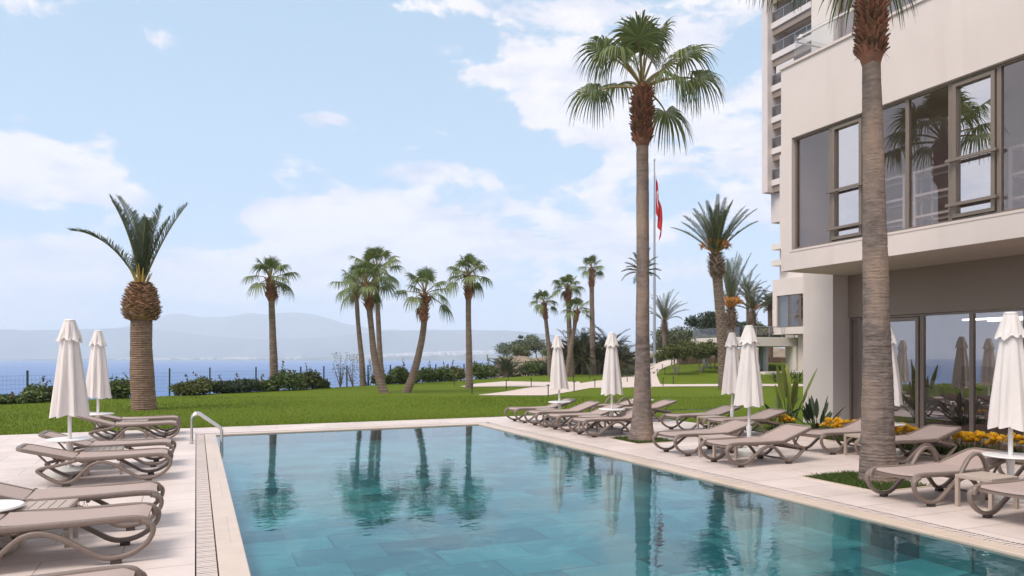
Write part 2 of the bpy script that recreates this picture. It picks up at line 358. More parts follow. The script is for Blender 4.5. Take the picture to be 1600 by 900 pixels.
# ------------------------------------------------------------------ setting: deck, pool, lawn, sea
rng = random.Random(7)
PX0, PX1, PY0, PY1 = .4, 6.63, -8.0, 17.2           # water
GX0, GX1, GY1 = -.01, 7.03, 17.6                     # outer edge of the gutter
def sheet(name, rects, z, m, base=None):
    b = MB()
    for (x0, x1, y0, y1) in rects: b.add([(x0, y0, z), (x1, y0, z), (x1, y1, z), (x0, y1, z)], [(0, 1, 2, 3)])
    return struct(b.build(name, m))
PIT = [(8.02, 8.98, 12.05, 13.15), (8.02, 9.05, 6.55, 7.85)]
DX0, DX1, DY0, DY1 = -13, 11.93, -9.5, 19.04
rects = [(DX0, GX0, DY0, DY1), (GX0, GX1, GY1, DY1), (GX0, GX1, DY0, PY0)]
ys = [DY0, 6.55, 7.85, 12.05, 13.15, DY1]
pitL = (-2.15, -1.5, 7.62, 8.12)
rects = rects[1:]+[(DX0, pitL[0], DY0, DY1), (pitL[1], GX0, DY0, DY1), (pitL[0], pitL[1], DY0, pitL[2]), (pitL[0], pitL[1], pitL[3], DY1)]
rects += [(GX1, 8.02, DY0, DY1), (9.05, DX1, DY0, DY1), (8.02, 9.05, DY0, 6.55), (8.02, 9.05, 7.85, 12.05), (8.98, 9.05, 12.05, 13.15), (8.02, 9.05, 13.15, DY1)]
sheet('deck', rects, 0, M['deck'])
b = MB()   # coping ring as real slabs
b.box(.17, PX0, PY0, PY1+.2, -.035, .004); b.box(PX1, PX1+.22, PY0, PY1+.2, -.035, .004); b.box(PX0, PX1, PY1, PY1+.2, -.035, .004)
struct(b.build('pool_coping', M['coping'], bevel=.008))
b = MB()
def slat_run(x0, x1, y0, y1, along_y):
    p = .046; w = .030
    n = int(((y1-y0) if along_y else (x1-x0))/p)
    for i in range(n):
        if along_y: b.box(x0, x1, y0+i*p, y0+i*p+w, -.02, -.001+.0015*math.sin(i*1.7))
        else: b.box(x0+i*p, x0+i*p+w, y0, y1, -.02, -.001)
slat_run(GX0+.012, .158, 0, PY1+.2, True); slat_run(PX1+.232, GX1-.012, 0, PY1+.2, True); slat_run(GX0+.012, GX1-.012, PY1+.21, GY1-.012, False)
struct(b.build('gutter_grating', M['grate']))
b = MB(); b.box(GX0, .17, PY0, GY1, -.3, -.05); b.box(PX1+.22, GX1, PY0, GY1, -.3, -.05); b.box(.17, PX1+.22, PY1+.2, GY1, -.3, -.05)
struct(b.build('gutter_channel', M['channel']))
PD = -.28
b = MB()
b.add([(PX0, PY0, PD), (PX1, PY0, PD), (PX1, PY1, PD), (PX0, PY1, PD)], [(0, 1, 2, 3)])
b.add([(PX0, PY0, PD), (PX1, PY0, PD), (PX1, PY1, PD), (PX0, PY1, PD), (PX0, PY0, -.033), (PX1, PY0, -.033), (PX1, PY1, -.033), (PX0, PY1, -.033)], [(1, 0, 4, 5), (2, 1, 5, 6), (3, 2, 6, 7), (0, 3, 7, 4)])
struct(b.build('pool_basin', M['pool']))
# water: Fresnel mirror over tinted clear body
m = bpy.data.materials.new('pool_water'); m.use_nodes = True; t = m.node_tree; t.nodes.remove(t.nodes['Principled BSDF']); lk = t.links.new
co = t.nodes.new('ShaderNodeTexCoord')
def wnoise(sc, st, det=3):
    mp = t.nodes.new('ShaderNodeMapping'); lk(co.outputs['Object'], mp.inputs[0]); mp.inputs['Scale'].default_value = st; mp.inputs['Rotation'].default_value = (0, 0, R(18))
    n = t.nodes.new('ShaderNodeTexNoise'); lk(mp.outputs[0], n.inputs['Vector']); n.inputs['Scale'].default_value = sc; n.inputs['Detail'].default_value = det; n.inputs['Roughness'].default_value = .5; return n.outputs['Fac']
ad = t.nodes.new('ShaderNodeMath'); ad.operation = 'MULTIPLY_ADD'; ad.inputs[1].default_value = .35; lk(wnoise(7, (1, 1.6, 1), 2), ad.inputs[0]); lk(wnoise(1.6, (1, 1.5, 1), 3), ad.inputs[2])
u = t.nodes.new('ShaderNodeBump'); u.inputs['Strength'].default_value = .22; u.inputs['Distance'].default_value = .014; lk(ad.outputs[0], u.inputs['Height'])
g = t.nodes.new('ShaderNodeBsdfGlossy'); g.inputs['Roughness'].default_value = .015; g.inputs['Color'].default_value = (.86, .95, .98, 1); lk(u.outputs[0], g.inputs['Normal'])
tr = t.nodes.new('ShaderNodeBsdfTransparent'); tr.inputs['Color'].default_value = (.80, .95, .96, 1)
fr = t.nodes.new('ShaderNodeFresnel'); fr.inputs['IOR'].default_value = 1.46; lk(u.outputs[0], fr.inputs['Normal'])
x = t.nodes.new('ShaderNodeMixShader'); lk(fr.outputs[0], x.inputs[0]); lk(tr.outputs[0], x.inputs[1]); lk(g.outputs[0], x.inputs[2]); lk(x.outputs[0], t.nodes['Material Output'].inputs['Surface'])
b = MB(); b.add([(PX0, PY0, -.022), (PX1, PY0, -.022), (PX1, PY1, -.022), (PX0, PY1, -.022)], [(0, 1, 2, 3)])
struct(b.build('pool_water', m))
# tree pits with edging and rough grass
def blades(b, x0, x1, y0, y1, z, n, h, rg, mi=0):
    for _ in range(n):
        x = rg.uniform(x0, x1); y = rg.uniform(y0, y1); a = rg.uniform(0, 6.28); hh = h*rg.uniform(.4, 1.1); w = .006
        dx, dy = math.cos(a)*w, math.sin(a)*w; lx, ly = rg.gauss(0, .4)*hh, rg.gauss(0, .4)*hh
        b.add([(x-dx, y-dy, z), (x+dx, y+dy, z), (x+lx*.5, y+ly*.5, z+hh*.7), (x+lx, y+ly, z+hh)], [(0, 1, 2), (1, 3, 2)], mi)
b = MB()
for (x0, x1, y0, y1) in PIT+[pitL]: b.add([(x0, y0, -.03), (x1, y0, -.03), (x1, y1, -.03), (x0, y1, -.03)], [(0, 1, 2, 3)])
struct(b.build('pit_soil', M['soil']))
b = MB()
for (x0, x1, y0, y1) in PIT+[pitL]:
    e = .02
    for r_ in ((x0-e, x1+e, y0-e, y0+e), (x0-e, x1+e, y1-e, y1+e), (x0-e, x0+e, y0+e, y1-e), (x1-e, x1+e, y0+e, y1-e)): b.box(*r_, -.05, .008)
struct(b.build('pit_edging', M['coping']))
b = MB()
for i, (x0, x1, y0, y1) in enumerate(PIT+[pitL]): blades(b, x0+.03, x1-.03, y0+.03, y1-.03, -.03, 4200 if i != 2 else 900, .085, rng)
M['blade'] = mat('grass_blade', (.07, .12, .02), .8, island=.5, trans=.2)
tag(b.build('pit_grass', M['blade']), kind='stuff')
# mown turf: short blades over the part of the lawn nearest the pool
b = MB(); rg = random.Random(3)
for _ in range(80000):
    u = rg.random()**1.5; y = 19.05+u*15; x = rg.uniform(-9, 17+u*14); 
    if y > 19.05 and 14 < pd(x, y)[1] < min(31, lerp(CREST, pd(x, y)[0])-.5):
        a = rg.uniform(0, 6.28); h = rg.uniform(.02, .055); w = .006+.005*u; z = th(x, y)-.012; dx, dy = math.cos(a)*w, math.sin(a)*w; lx, ly = rg.gauss(0, .5)*h, rg.gauss(0, .5)*h
        b.add([(x-dx, y-dy, z), (x+dx, y+dy, z), (x+lx, y+ly, z+h+.02)], [(0, 1, 2)])
M['turf'] = mat('turf_blade', (.112, .172, .010), .85, island=.35, trans=.15)
tag(b.build('grass', M['turf']), kind='stuff')
# land
def land(name, xs, ys, m, f=th, skip=None, off=0):
    b = MB(); nx, ny = len(xs), len(ys)
    vs = [(x, y, f(x, y)+off) for y in ys for x in xs]
    fs = [(j*nx+i, j*nx+i+1, (j+1)*nx+i+1, (j+1)*nx+i) for j in range(ny-1) for i in range(nx-1) if not (skip and skip((xs[i]+xs[i+1])/2, (ys[j]+ys[j+1])/2))]
    b.add(vs, fs, 0, True); return struct(b.build(name, m))
def frange(a, b, s):
    out = [a]; 
    while out[-1] < b-1e-6: out.append(min(b, out[-1]+s))
    return out
def landz(x, y):
    z = th(x, y)
    px, d = pd(x, y)
    if d > 14: z += .05*mnoise.noise(Vector((x*.12, y*.12, 0)))*sm(14, 24, d)
    return z
def is_lawn(x, y):
    px, d = pd(x, y); c = lerp(CREST, px)
    if px < 985: return d < c+2.5
    return d < 66
LX = frange(-70, 70, .8); LY = frange(DY1, 92, .8)
land('lawn', LX, LY, M['lawn'], landz, lambda x, y: not is_lawn(x, y), -.004)
land('cliff_ground', frange(-80, 240, 3.2), frange(DY1, 260, 3.2), M['rock'], lambda x, y: landz(x, y)+mnoise.noise(Vector((x*.15, y*.15, 3)))*1.2*sm(3, 10, pd(x, y)[1]-lerp(CREST, pd(x, y)[0])), lambda x, y: is_lawn(x, y-1.6) and is_lawn(x, y+1.6) and is_lawn(x+1.6, y) and is_lawn(x-1.6, y), -.35)
b = MB()
for r_ in ((-80, DX0, -60, DY1), (DX0, 60, -60, DY0), (11.93, 14.68, 12.9, DY1), (14.68, 240, 14.25, DY1), (14.68, 240, -60, -30), (60, 240, -30, 14.25)):
    x0, x1, y0, y1 = r_; b.add([(x0, y0, -.004), (x1, y0, -.004), (x1, y1, -.004), (x0, y1, -.004)], [(0, 1, 2, 3)])
struct(b.build('lawn_verge', M['lawn']))
# paths, laid over the lawn
def strip(name, pairs, lift=.012):
    b = MB(); rows = []
    for (l, r_) in pairs: rows.append((Vector(hit(*l)), Vector(hit(*r_))))
    vs = []; K = 8; fine = []
    for a, c in zip(rows, rows[1:]):
        n = max(1, int(max((c[0]-a[0]).length, (c[1]-a[1]).length)/.8))
        for j in range(n): t_ = j/n; fine.append((a[0].lerp(c[0], t_), a[1].lerp(c[1], t_)))
    fine.append(rows[-1])
    for p, q in fine:
        for k in range(K+1):
            w = p.lerp(q, k/K); vs.append((w.x, w.y, landz(w.x, w.y)+lift))
    b.add(vs, [(i*(K+1)+k, i*(K+1)+k+1, (i+1)*(K+1)+k+1, (i+1)*(K+1)+k) for i in range(len(fine)-1) for k in range(K)], 0, True)
    return struct(b.build(name, M['path']))
strip('path', [((748, 616.5), (749, 617.3)), ((790, 611.5), (800, 617.3)), ((830, 605.5), (856, 617.3)), ((868, 604), (890, 612)), ((905, 598.5), (925, 606.5)), ((950, 593.5), (985, 606)), ((985, 588), (1032, 600)), ((986, 580), (1026, 586)), ((1012, 571), (1030, 578)), ((1048, 563.2), (1068, 564.6)), ((1062, 560.6), (1082, 561))])
strip('path', [((720, 603.8), (722, 604.3)), ((742, 600), (748, 604.2)), ((790, 596.2), (800, 604.2)), ((850, 597.0), (860, 604.4)), ((905, 596.5), (912, 604))], .016)
strip('path', [((985, 599.5), (985, 605.5)), ((1060, 600.3), (1060, 604.2)), ((1150, 600.6), (1150, 604.2)), ((1290, 600.6), (1290, 604.2))], .020)
# sea
m = mat('sea_water', (.045, .13, .34), .35, (.004, .12), (.35, .5, .5), spec=.18, stretch=(1, 1, 1))
b = MB(); b.add([(-5000, -2500, -22), (9000, -2500, -22), (9000, 11000, -22), (-5000, 11000, -22)], [(0, 1, 2, 3)]); struct(b.build('sea', m))
# far shore: low coast, ridge of mountains, white town
def polar_ridge(name, m, d0, rows, prof, pxs, seed, amp):
    b = MB(); vs = []; nr = len(rows)
    for i, px in enumerate(pxs):
        for (dd, k) in rows:
            d = d0+dd; x, y = at(px, d); y_top = lerp(prof, px)
            zt = zz(y_top, d0+rows[-2][0])
            n = mnoise.fractal(Vector((x*amp[0], y*amp[0], seed)), 1.0, 2.0, 5)
            vs.append((x, y, -23+(zt+23)*k+(n*amp[1] if 0 < k < 1 else n*amp[1]*.3 if k == 1 else 0)))
    b.add(vs, [(i*nr+j, (i+1)*nr+j, (i+1)*nr+j+1, i*nr+j+1) for i in range(len(pxs)-1) for j in range(nr-1)], 0, True)
    return struct(b.build(name, m))
RP = [(-400, 520), (0, 515), (60, 516.5), (130, 515), (200, 510.5), (240, 500), (262, 492), (285, 489.5), (305, 494), (318, 497), (333, 495), (350, 496.5), (372, 492), (395, 489.5), (420, 492), (436, 488.5), (455, 487.5), (480, 489), (500, 493.5), (540, 506), (585, 515), (640, 516), (700, 515), (790, 516), (850, 521), (900, 528), (1000, 536), (1150, 548), (1600, 555)]
pxs = frange(-420, 1600, 8)
polar_ridge('mountains', M['hill'], 5200, [(0, 0), (150, .3), (300, .65), (450, 1), (800, .6)], [(-400, 520), (0, 515), (60, 516.5), (130, 515), (200, 512), (260, 517), (330, 526), (420, 531), (520, 526), (600, 518), (700, 516), (790, 517), (850, 522), (900, 529), (1000, 537), (1150, 548), (1600, 555)], pxs, 2.0, (.004, 22))
polar_ridge('mountains', M['hill'], 6500, [(0, 0), (200, .18), (500, .42), (800, .70), (1100, 1), (1500, .6)], RP, pxs, 1.0, (.003, 45))
polar_ridge('far_coast', M['coast'], 3500, [(0, 0), (60, .45), (150, .75), (300, 1), (700, .6)], [(-400, 561), (180, 561), (200, 560), (400, 559.3), (480, 558.5), (560, 558), (620, 554), (700, 551), (760, 549), (850, 547), (1000, 546), (1600, 550)], pxs, 4.0, (.01, 5))
b = MB(); r2 = random.Random(5)
for k in range(520):
    if k < 150: px = r2.choice([r2.gauss(240, 30), r2.uniform(190, 480), r2.gauss(372, 8)]); dd = r2.uniform(80, 260)
    else: px = r2.uniform(560, 770); dd = r2.uniform(120, 320)
    x, y = at(px, 3500+dd); s_ = r2.uniform(5, 13); top = lerp([(180, 561), (480, 559), (560, 557.5), (620, 554), (700, 550.5), (770, 549)], px)
    z1 = zz(top+r2.uniform(-2.2, 1.2), 3500+dd)
    b.box(x-s_, x+s_, y-s_, y+s_, -22, z1)
tag(b.build('far_town', M['city']), kind='stuff')
# air: one even haze box round everything, sky outside
hm = bpy.data.materials.new('haze'); hm.use_nodes = True; t = hm.node_tree; t.nodes.clear()
pv = t.nodes.new('ShaderNodeVolumePrincipled'); pv.inputs['Color'].default_value = (.86, .94, 1.0, 1); pv.inputs['Density'].default_value = .00022; pv.inputs['Anisotropy'].default_value = 0.0
ov = t.nodes.new('ShaderNodeOutputMaterial'); t.links.new(pv.outputs[0], ov.inputs['Volume'])
b = MB(); b.box(-5600, 9700, -2700, 11400, -32, 640); tag(b.build('haze', hm), kind='stuff')
# ------------------------------------------------------------------ near hotel building
def rectb(b, x0, x1, y0, y1, z0, z1, mi=0): b.box(x0, x1, y0, y1, z0, z1, mi)
bld = thing('hotel_building', 'near white plaster hotel wing with a long strip window, overhang and glass gym front', 'building', (14, 6, 0))
def lb(b, name, m, parent, off=(14, 6, 0), **k):
    b.v = [(v[0]-off[0], v[1]-off[1], v[2]-off[2]) for v in b.v]; return b.build(name, m, parent, **k)
YN, YE, XU, XG = -12.0, 13.3, 12.97, 15.2
ZS, ZP, ZW0, ZW1, YW = 3.79, 8.66, 4.27, 6.93, 12.96
b = MB()
# upper facade slab (thick .3) round the strip window
b.box(XU, XU+.3, YN, YE, ZS, ZW0); b.box(XU, XU+.3, YN, YE, ZW1, ZP); b.box(XU, XU+.3, YW, YE, ZW0, ZW1); b.box(XU, XU+.3, YN, YN+.3, ZW0, ZW1)
b.box(XU+.3, 26, YE-.3, YE, ZS, ZP); b.box(XU+.3, 26, YN, YN+.3, ZS, ZP)
b.box(XU+.3, 26, YN+.3, YE-.3, ZS, ZS+.28)              # floor plate and soffit
b.box(XU+.3, 26, YN+.3, YE-.3, 7.7, 8.0)                # roof terrace plate
b.box(14.68, 26, YE, 14.27, 0, 8.0); b.box(15.2, 26, YN, YN+.3, 0, ZS)
lb(b, 'wall', M['plaster'], bld)
b = MB(); b.box(XU-.04, XU+.34, YN, YE+.03, ZP, ZP+.06); lb(b, 'parapet_cap', M['sill'], bld)
b = MB(); b.box(XG, XG+.2, YN+.3, YE, 2.72, ZS); lb(b, 'fascia_panel', M['brown_panel'], bld)
b = MB(); b.box(XU+.5, 22, YN+.3, YE-.3, ZS+.281, ZS+.30); b.box(XG-.6, 22, YN+.3, YE, -.02, .012); lb(b, 'floor_finish', M['inner_floor'], bld)
b = MB(); b.box(18.2, 18.4, YN+.3, YE-.3, 0, ZS); b.box(15.2, 15.4, YN+.3, YE-.3, ZS+.3, 7.7); b.box(XG+.2, 19, YN+.3, YE, 2.98, 3.0); b.box(XU+.3, 18, YN+.3, YE-.3, 7.5, 7.52)
lb(b, 'inner_wall', M['inner_wall'], bld)
# plaster reveal frame round the strip window
b = MB(); b.box(XU-.012, XU+.12, YN+.3, YW+.05, ZW0-.05, ZW0); lb(b, 'window_sill', M['sill'], bld)
def window(x, y0, y1, z0, z1, fr, dep=.08, name='window', sash=None, bars=(), gl='glass'):
    """pane in a frame in the plane X = x; y0 < y1"""
    b = MB(); b.box(x, x+dep, y0, y0+fr, z0, z1); b.box(x, x+dep, y1-fr, y1, z0, z1); b.box(x, x+dep, y0+fr, y1-fr, z0, z0+fr); b.box(x, x+dep, y0+fr, y1-fr, z1-fr, z1)
    f = lb(b, name, M['frame'], bld, bevel=.004)
    a0, a1, c0, c1 = y0+fr, y1-fr, z0+fr, z1-fr
    if sash:
        s = sash; b = MB(); X = x-.03
        b.box(X, X+.09, a0+.02, a0+.02+s, c0+.02, c1-.02); b.box(X, X+.09, a1-.02-s, a1-.02, c0+.02, c1-.02); b.box(X, X+.09, a0+.02+s, a1-.02-s, c0+.02, c0+.02+s); b.box(X, X+.09, a0+.02+s, a1-.02-s, c1-.02-s, c1-.02)
        lb(b, 'sash', M['frame'], f, bevel=.004)
        a0 += s; a1 -= s; c0 += s; c1 -= s
    for zb in bars:
        b = MB(); b.box(x-.12, x-.07, y0-.02, y1+.02, zb, zb+.055); b.box(x-.07, x, y0, y0+.03, zb+.01, zb+.04); b.box(x-.07, x, y1-.03, y1, zb+.01, zb+.04); lb(b, 'guard_bar', M['frame'], f)
    b = MB(); xx = x+dep*.55; b.box(xx, xx+.012, a0, a1, c0, c1); lb(b, 'pane', M[gl], f)
    return f
XWp = XU+.09
edges = [(11.90, 12.94, 0), (11.0, 11.90, 1), (10.0, 11.0, 0), (9.10, 10.0, 0), (8.20, 9.10, 1), (6.9, 8.20, 0), (5.6, 6.9, 0), (4.7, 5.6, 1), (3.4, 4.7, 0), (2.1, 3.4, 0), (1.2, 2.1, 1), (-.1, 1.2, 0), (-1.4, -.1, 0), (-2.3, -1.4, 1), (-3.6, -2.3, 0), (-5, -3.6, 0)]
for (y0, y1, s_) in edges:
    window(XWp, y0, y1, ZW0+.01, ZW1-.01, .038, sash=.07 if s_ else None, gl='glass2' if s_ else 'glass', bars=(ZW0+.28, ZW0+1.12) if s_ else ())
b = MB(); b.box(XWp, XU+.3, YN+.3, -5, ZW0, ZW1); lb(b, 'window_panel', M['frame'], bld)
# ground floor glazing
for (y0, y1, s_) in [(13.0, 13.29, 0), (11.3, 13.0, 2), (10.15, 11.3, 0), (9.05, 10.15, 0), (7.75, 9.05, 0), (6.45, 7.75, 0), (5.15, 6.45, 0), (3.85, 5.15, 0), (2.55, 3.85, 0), (1.25, 2.55, 0), (-.05, 1.25, 0), (-1.35, -.05, 0), (-2.65, -1.35, 0)]:
    window(XG+.04, y0, y1, .03, 2.71, .045, name='door' if s_ == 2 else 'window', gl='glass3', sash=.075 if s_ == 2 else None)
b = MB(); b.box(XG+.04, XG+.16, YN+.3, -2.65, 0, 2.71); lb(b, 'window_panel', M['frame'], bld)
b = MB()
for k in range(9): 
    y = 13.0-k*.045; b.box(XG+.32+.03*(k % 2), XG+.36+.03*(k % 2), y-.05, y, .05, 2.7)
lb(b, 'curtain', M['curtain'], bld)
# penthouse on the roof terrace
b = MB(); b.box(14.95, 26, 13.53, 14.25, 8.0, 12); b.box(15.0, 26, YN, 13.53, 11.2, 12); lb(b, 'penthouse_wall', M['white_wall'], bld)
for k in range(9):
    y1 = 13.5-k*1.25; window(15.1, y1-1.23, y1, 8.02, 11.18, .05)
b = MB(); b.box(17, 17.2, 0, 13.5, 8, 11.2); lb(b, 'inner_wall', M['inner_wall'], bld)
b = MB(); b.box(13.22, 13.232, 1, 13.12, 8.0, 9.45); b.box(13.24, 14.95, 13.108, 13.12, 8.0, 9.45); lb(b, 'glass_balustrade', M['clear'], bld)
b = MB(); b.tube([(13.19, 1, 9.36), (13.19, 13.0, 9.36)], .022, 8); b.tube([(13.3, 13.16, 9.36), (14.95, 13.16, 9.36)], .022, 8)
hr = lb(b, 'handrail', M['white'], bld)
b = MB()
for k in range(9): y = 12.9-k*1.4; b.lathe([(0, 9.32), (.05, 9.33), (.05, 9.40), (0, 9.41)], 10, c=(13.21, y))
lb(b, 'rail_bracket', M['white'], hr)
# gym fittings behind the ground floor glass
def treadmill(loc, rz, lab):
    t_ = thing('exercise_machine', lab, 'exercise machine', loc, rz, 'exercise machines in the gym')
    b = MB(); b.box(-.9, .7, -.38, .38, .03, .2); b.build('running_deck', M['gym'], t_, bevel=.02)
    for s_ in (-1, 1):
        b = MB(); b.tube([(.55, s_*.38, .15), (.8, s_*.38, 1.2), (.7, s_*.36, 1.3)], .035, 8); b.build('upright', M['gymgrey'], t_)
        b = MB(); b.tube([(.75, s_*.36, 1.1), (.3, s_*.37, 1.02), (.05, s_*.37, .95)], .025, 8); b.build('handle', M['gym'], t_)
    b = MB(); b.box(.66, .74, -.36, .36, 1.15, 1.5); b.build('console', M['gym'], t_, bevel=.02)
treadmill((16.7, 11.7, .012), R(180), 'black treadmill behind the glass door left of the wide clear pane')
treadmill((16.7, 10.5, .012), R(180), 'black treadmill behind the wide pane in the middle of the gym front')
treadmill((16.6, 9.35, .012), R(180), 'grey and black treadmill behind the glass nearest the large right hand parasol')
for k, y in enumerate((9.9, 9.0)):
    pass
for k in range(2):
    b = MB(); b.box(16.2+k*.9, 16.28+k*.9, 8.6, 11.0, 2.56, 2.60)
    o = b.build('ceiling_light', M['lightstrip']); tag(o, ('slim bright ceiling light strip nearest the gym glass', 'second slim ceiling light strip deeper inside the gym')[k], 'ceiling light', 'gym ceiling lights')
# racks seen through the strip window
def rack(loc, w, lab):
    t_ = thing('storage_rack', lab, 'rack', loc, 0, 'white racks behind the strip window')
    for x in (0, .55):
        for y in (0, w):
            b = MB(); b.box(x, x+.05, y, y+.05, 0, 1.55); b.build('post', M['white'], t_)
    for z in (.55, 1.0, 1.5):
        b = MB(); b.box(-.004, .04, .05, w, z, z+.05); b.box(.56, .604, .05, w, z, z+.05); b.box(.05, .55, .005, .045, z, z+.05); b.box(.05, .55, w+.005, w+.045, z, z+.05); b.build('shelf_rail', M['white'], t_)
rack((13.9, 10.7, 4.1), 1.1, 'white metal rack behind the opening window next to the building corner')
rack((13.9, 8.95, 4.1), 1.5, 'white metal rack behind the middle panes of the strip window')
rack((13.9, 7.6, 4.1), .9, 'white metal rack behind the last pane at the picture edge')
# ------------------------------------------------------------------ annex further along, and the tower
an = thing('annex_building', 'distant pale lower wing with a corner window and terrace canopy', 'building', (44, 42, 0))
AO = (44, 42, 0)
b = MB()
x0, ya, yb = 42.6, 30.0, 44.6
b.box(x0, x0+.3, ya, yb, 6.55, 7.85); b.box(x0, x0+.3, ya, yb, 3.46, 4.0); b.box(x0, x0+.3, yb-.45, yb, 4.0, 6.55); b.box(x0+.3, 60, yb-.3, yb, 3.46, 7.85)
b.box(x0+.3, 60, ya, yb-.3, 3.46, 3.7); b.box(x0+.3, 60, ya, yb-.3, 7.5, 7.85); b.box(x0, 60, ya-.3, ya, 0, 7.85)
b.box(43.3, 60, ya, 44.55, 7.85, 18.0)
b.box(43.6, 60, ya, 42.9, 0, 3.46); 
lb(b, 'wall', M['plaster'], an, AO)
for zl in (10.3, 9.0): b = MB(); b.box(42.6, 43.3, 43.6, 44.75, zl, zl+.45); lb(b, 'ledge', M['white_wall'], an, AO)
for k in range(4):
    y1 = yb-.5-k*1.15; 
    b = MB(); b.box(x0+.1, x0+.16, y1-1.1, y1-1.04, 4.0, 6.55); b.box(x0+.1, x0+.16, y1-.06, y1, 4.0, 6.55); b.box(x0+.1, x0+.16, y1-1.04, y1-.06, 6.49, 6.55); b.box(x0+.1, x0+.16, y1-1.04, y1-.06, 4.0, 4.06)
    if k == 1: b.box(x0+.08, x0+.14, y1-1.04, y1-.06, 4.9, 4.98)
    w_ = lb(b, 'window', M['frame'], an, AO); b = MB(); b.box(x0+.12, x0+.135, y1-1.04, y1-.06, 4.06, 6.49); lb(b, 'pane', M['glass'], w_, AO)
M['bluecurtain'] = mat('blue_curtain', (.20, .30, .36), .8)
b = MB(); b.box(x0+.4, x0+.5, yb-1.5, yb-.4, 3.8, 7.3); lb(b, 'curtain', M['bluecurtain'], an, AO)
b = MB(); b.box(x0+3, x0+3.2, ya, yb-.4, 3.7, 7.5); lb(b, 'inner_wall', M['inner_wall'], an, AO)
b = MB(); b.box(43.5, 43.58, 40.6, 42.3, .3, 3.2); lb(b, 'ground_window', M['glass'], an, AO)
cn = thing('terrace_canopy', 'flat white concrete terrace on slim grey columns beside the distant wing', 'terrace', (42, 45, 0))
CO = (42, 45, 0)
b = MB(); b.box(38.3, 46, 43.2, 49.5, 2.5, 3.2); lb(b, 'slab', M['white_wall'], cn, CO, bevel=.02)
for (x, y) in ((41.3, 44.0), (42.5, 45.8), (39.0, 48.5), (43.5, 48.5)):
    b = MB(); b.box(x, x+.28, y, y+.28, 0, 2.5); lb(b, 'column', M['pole'], cn, CO)
b = MB(); b.box(38.4, 45, 43.25, 43.27, 3.2, 4.0); b.box(38.4, 38.42, 43.27, 49.4, 3.2, 4.0); lb(b, 'glass_railing', M['clear'], cn, CO)
b = MB(); b.box(38.4, 45, 43.23, 43.29, 4.0, 4.05)
for k in range(6): b.box(38.4+k*1.3, 38.44+k*1.3, 43.28, 43.32, 3.2, 4.0)
lb(b, 'rail', M['pole'], cn, CO)
b = MB(); b.box(43.4, 44.9, 42.95, 44.0, 0, 2.5); lb(b, 'pier', M['white_wall'], cn, CO)
for k in range(4):     # garden chairs and rail clutter up on the terrace read as dark seats
    t_ = thing('terrace_chair', ('dark terrace chair nearest the glass corner', 'dark terrace chair second along the glass railing', 'dark terrace chair third along the glass railing', 'dark terrace chair closest to the corner window')[k], 'chair', (39.2+k*1.2, 44.6, 3.2), R(20*k), 'chairs on the far terrace')
    b = MB(); b.box(-.25, .25, -.25, .25, .4, .46); b.build('seat', M['black'], t_)
    b = MB(); b.box(-.25, .25, .21, .25, .46, .9); b.build('backrest', M['black'], t_)
    for sx in (-1, 1):
        for sy in (-1, 1): b = MB(); b.box(sx*.23-.02, sx*.23+.02, sy*.23-.02, sy*.23+.02, 0, .4); b.build('leg', M['black'], t_)
sw = MB(); sw.box(39.5, 60, 52.5, 53.1, -.2, 1.6); o = sw.build('stone_retaining_wall', M['stone_wall']); tag(o, 'low rubble stone retaining wall in shade behind the canopy columns', 'wall')
sw = MB(); sw.box(39.0, 60, 41.6, 42.2, -.05, .55); o = sw.build('planter_wall', M['white_wall'], bevel=.02); tag(o, 'low white planter wall below the distant canopy', 'wall')
tw = thing('hotel_tower', 'tall pale hotel tower with stacked dark balconies rising behind the near wing', 'building', (56, 45, 0)); TO = (56, 45, 0)
FX, FY0, FY1 = 50.4, 30.0, 52.9
b = MB()
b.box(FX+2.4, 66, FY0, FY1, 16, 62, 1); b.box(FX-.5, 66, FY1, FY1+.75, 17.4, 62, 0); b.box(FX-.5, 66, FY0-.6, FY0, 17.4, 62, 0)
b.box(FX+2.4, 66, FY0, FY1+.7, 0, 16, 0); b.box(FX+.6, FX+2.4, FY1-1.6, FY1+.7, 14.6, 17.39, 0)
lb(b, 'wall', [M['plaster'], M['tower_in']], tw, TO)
for k in range(11):
    z = 18.0+k*3.0
    b = MB(); b.box(FX, FX+2.4, FY0, FY1, z, z+.55); bl_ = lb(b, 'balcony', M['white_wall'], tw, TO)
    b = MB(); b.box(FX+.06, FX+.08, FY0, FY1, z+.55, z+1.5); lb(b, 'glass_panel', M['bglass'], bl_, TO)
    b = MB(); b.box(FX+.03, FX+.11, FY0, FY1, z+1.5, z+1.55)
    for j in range(14): y = FY1-.05-j*1.4; b.box(FX+.05, FX+.09, y-.04, y, z+.55, z+1.5)
    lb(b, 'rail', M['pole'], bl_, TO)
    b = MB(); b.box(FX+.15, FX+.45, FY0, FY1, z-.62, z-.001); lb(b, 'blind_box', M['awning'], bl_, TO)
    if k in (4,): b = MB(); b.box(FX+.2, FX+.24, FY1-2.6, FY1-.4, z-1.9, z-.62); lb(b, 'blind', M['cloth'], bl_, TO)
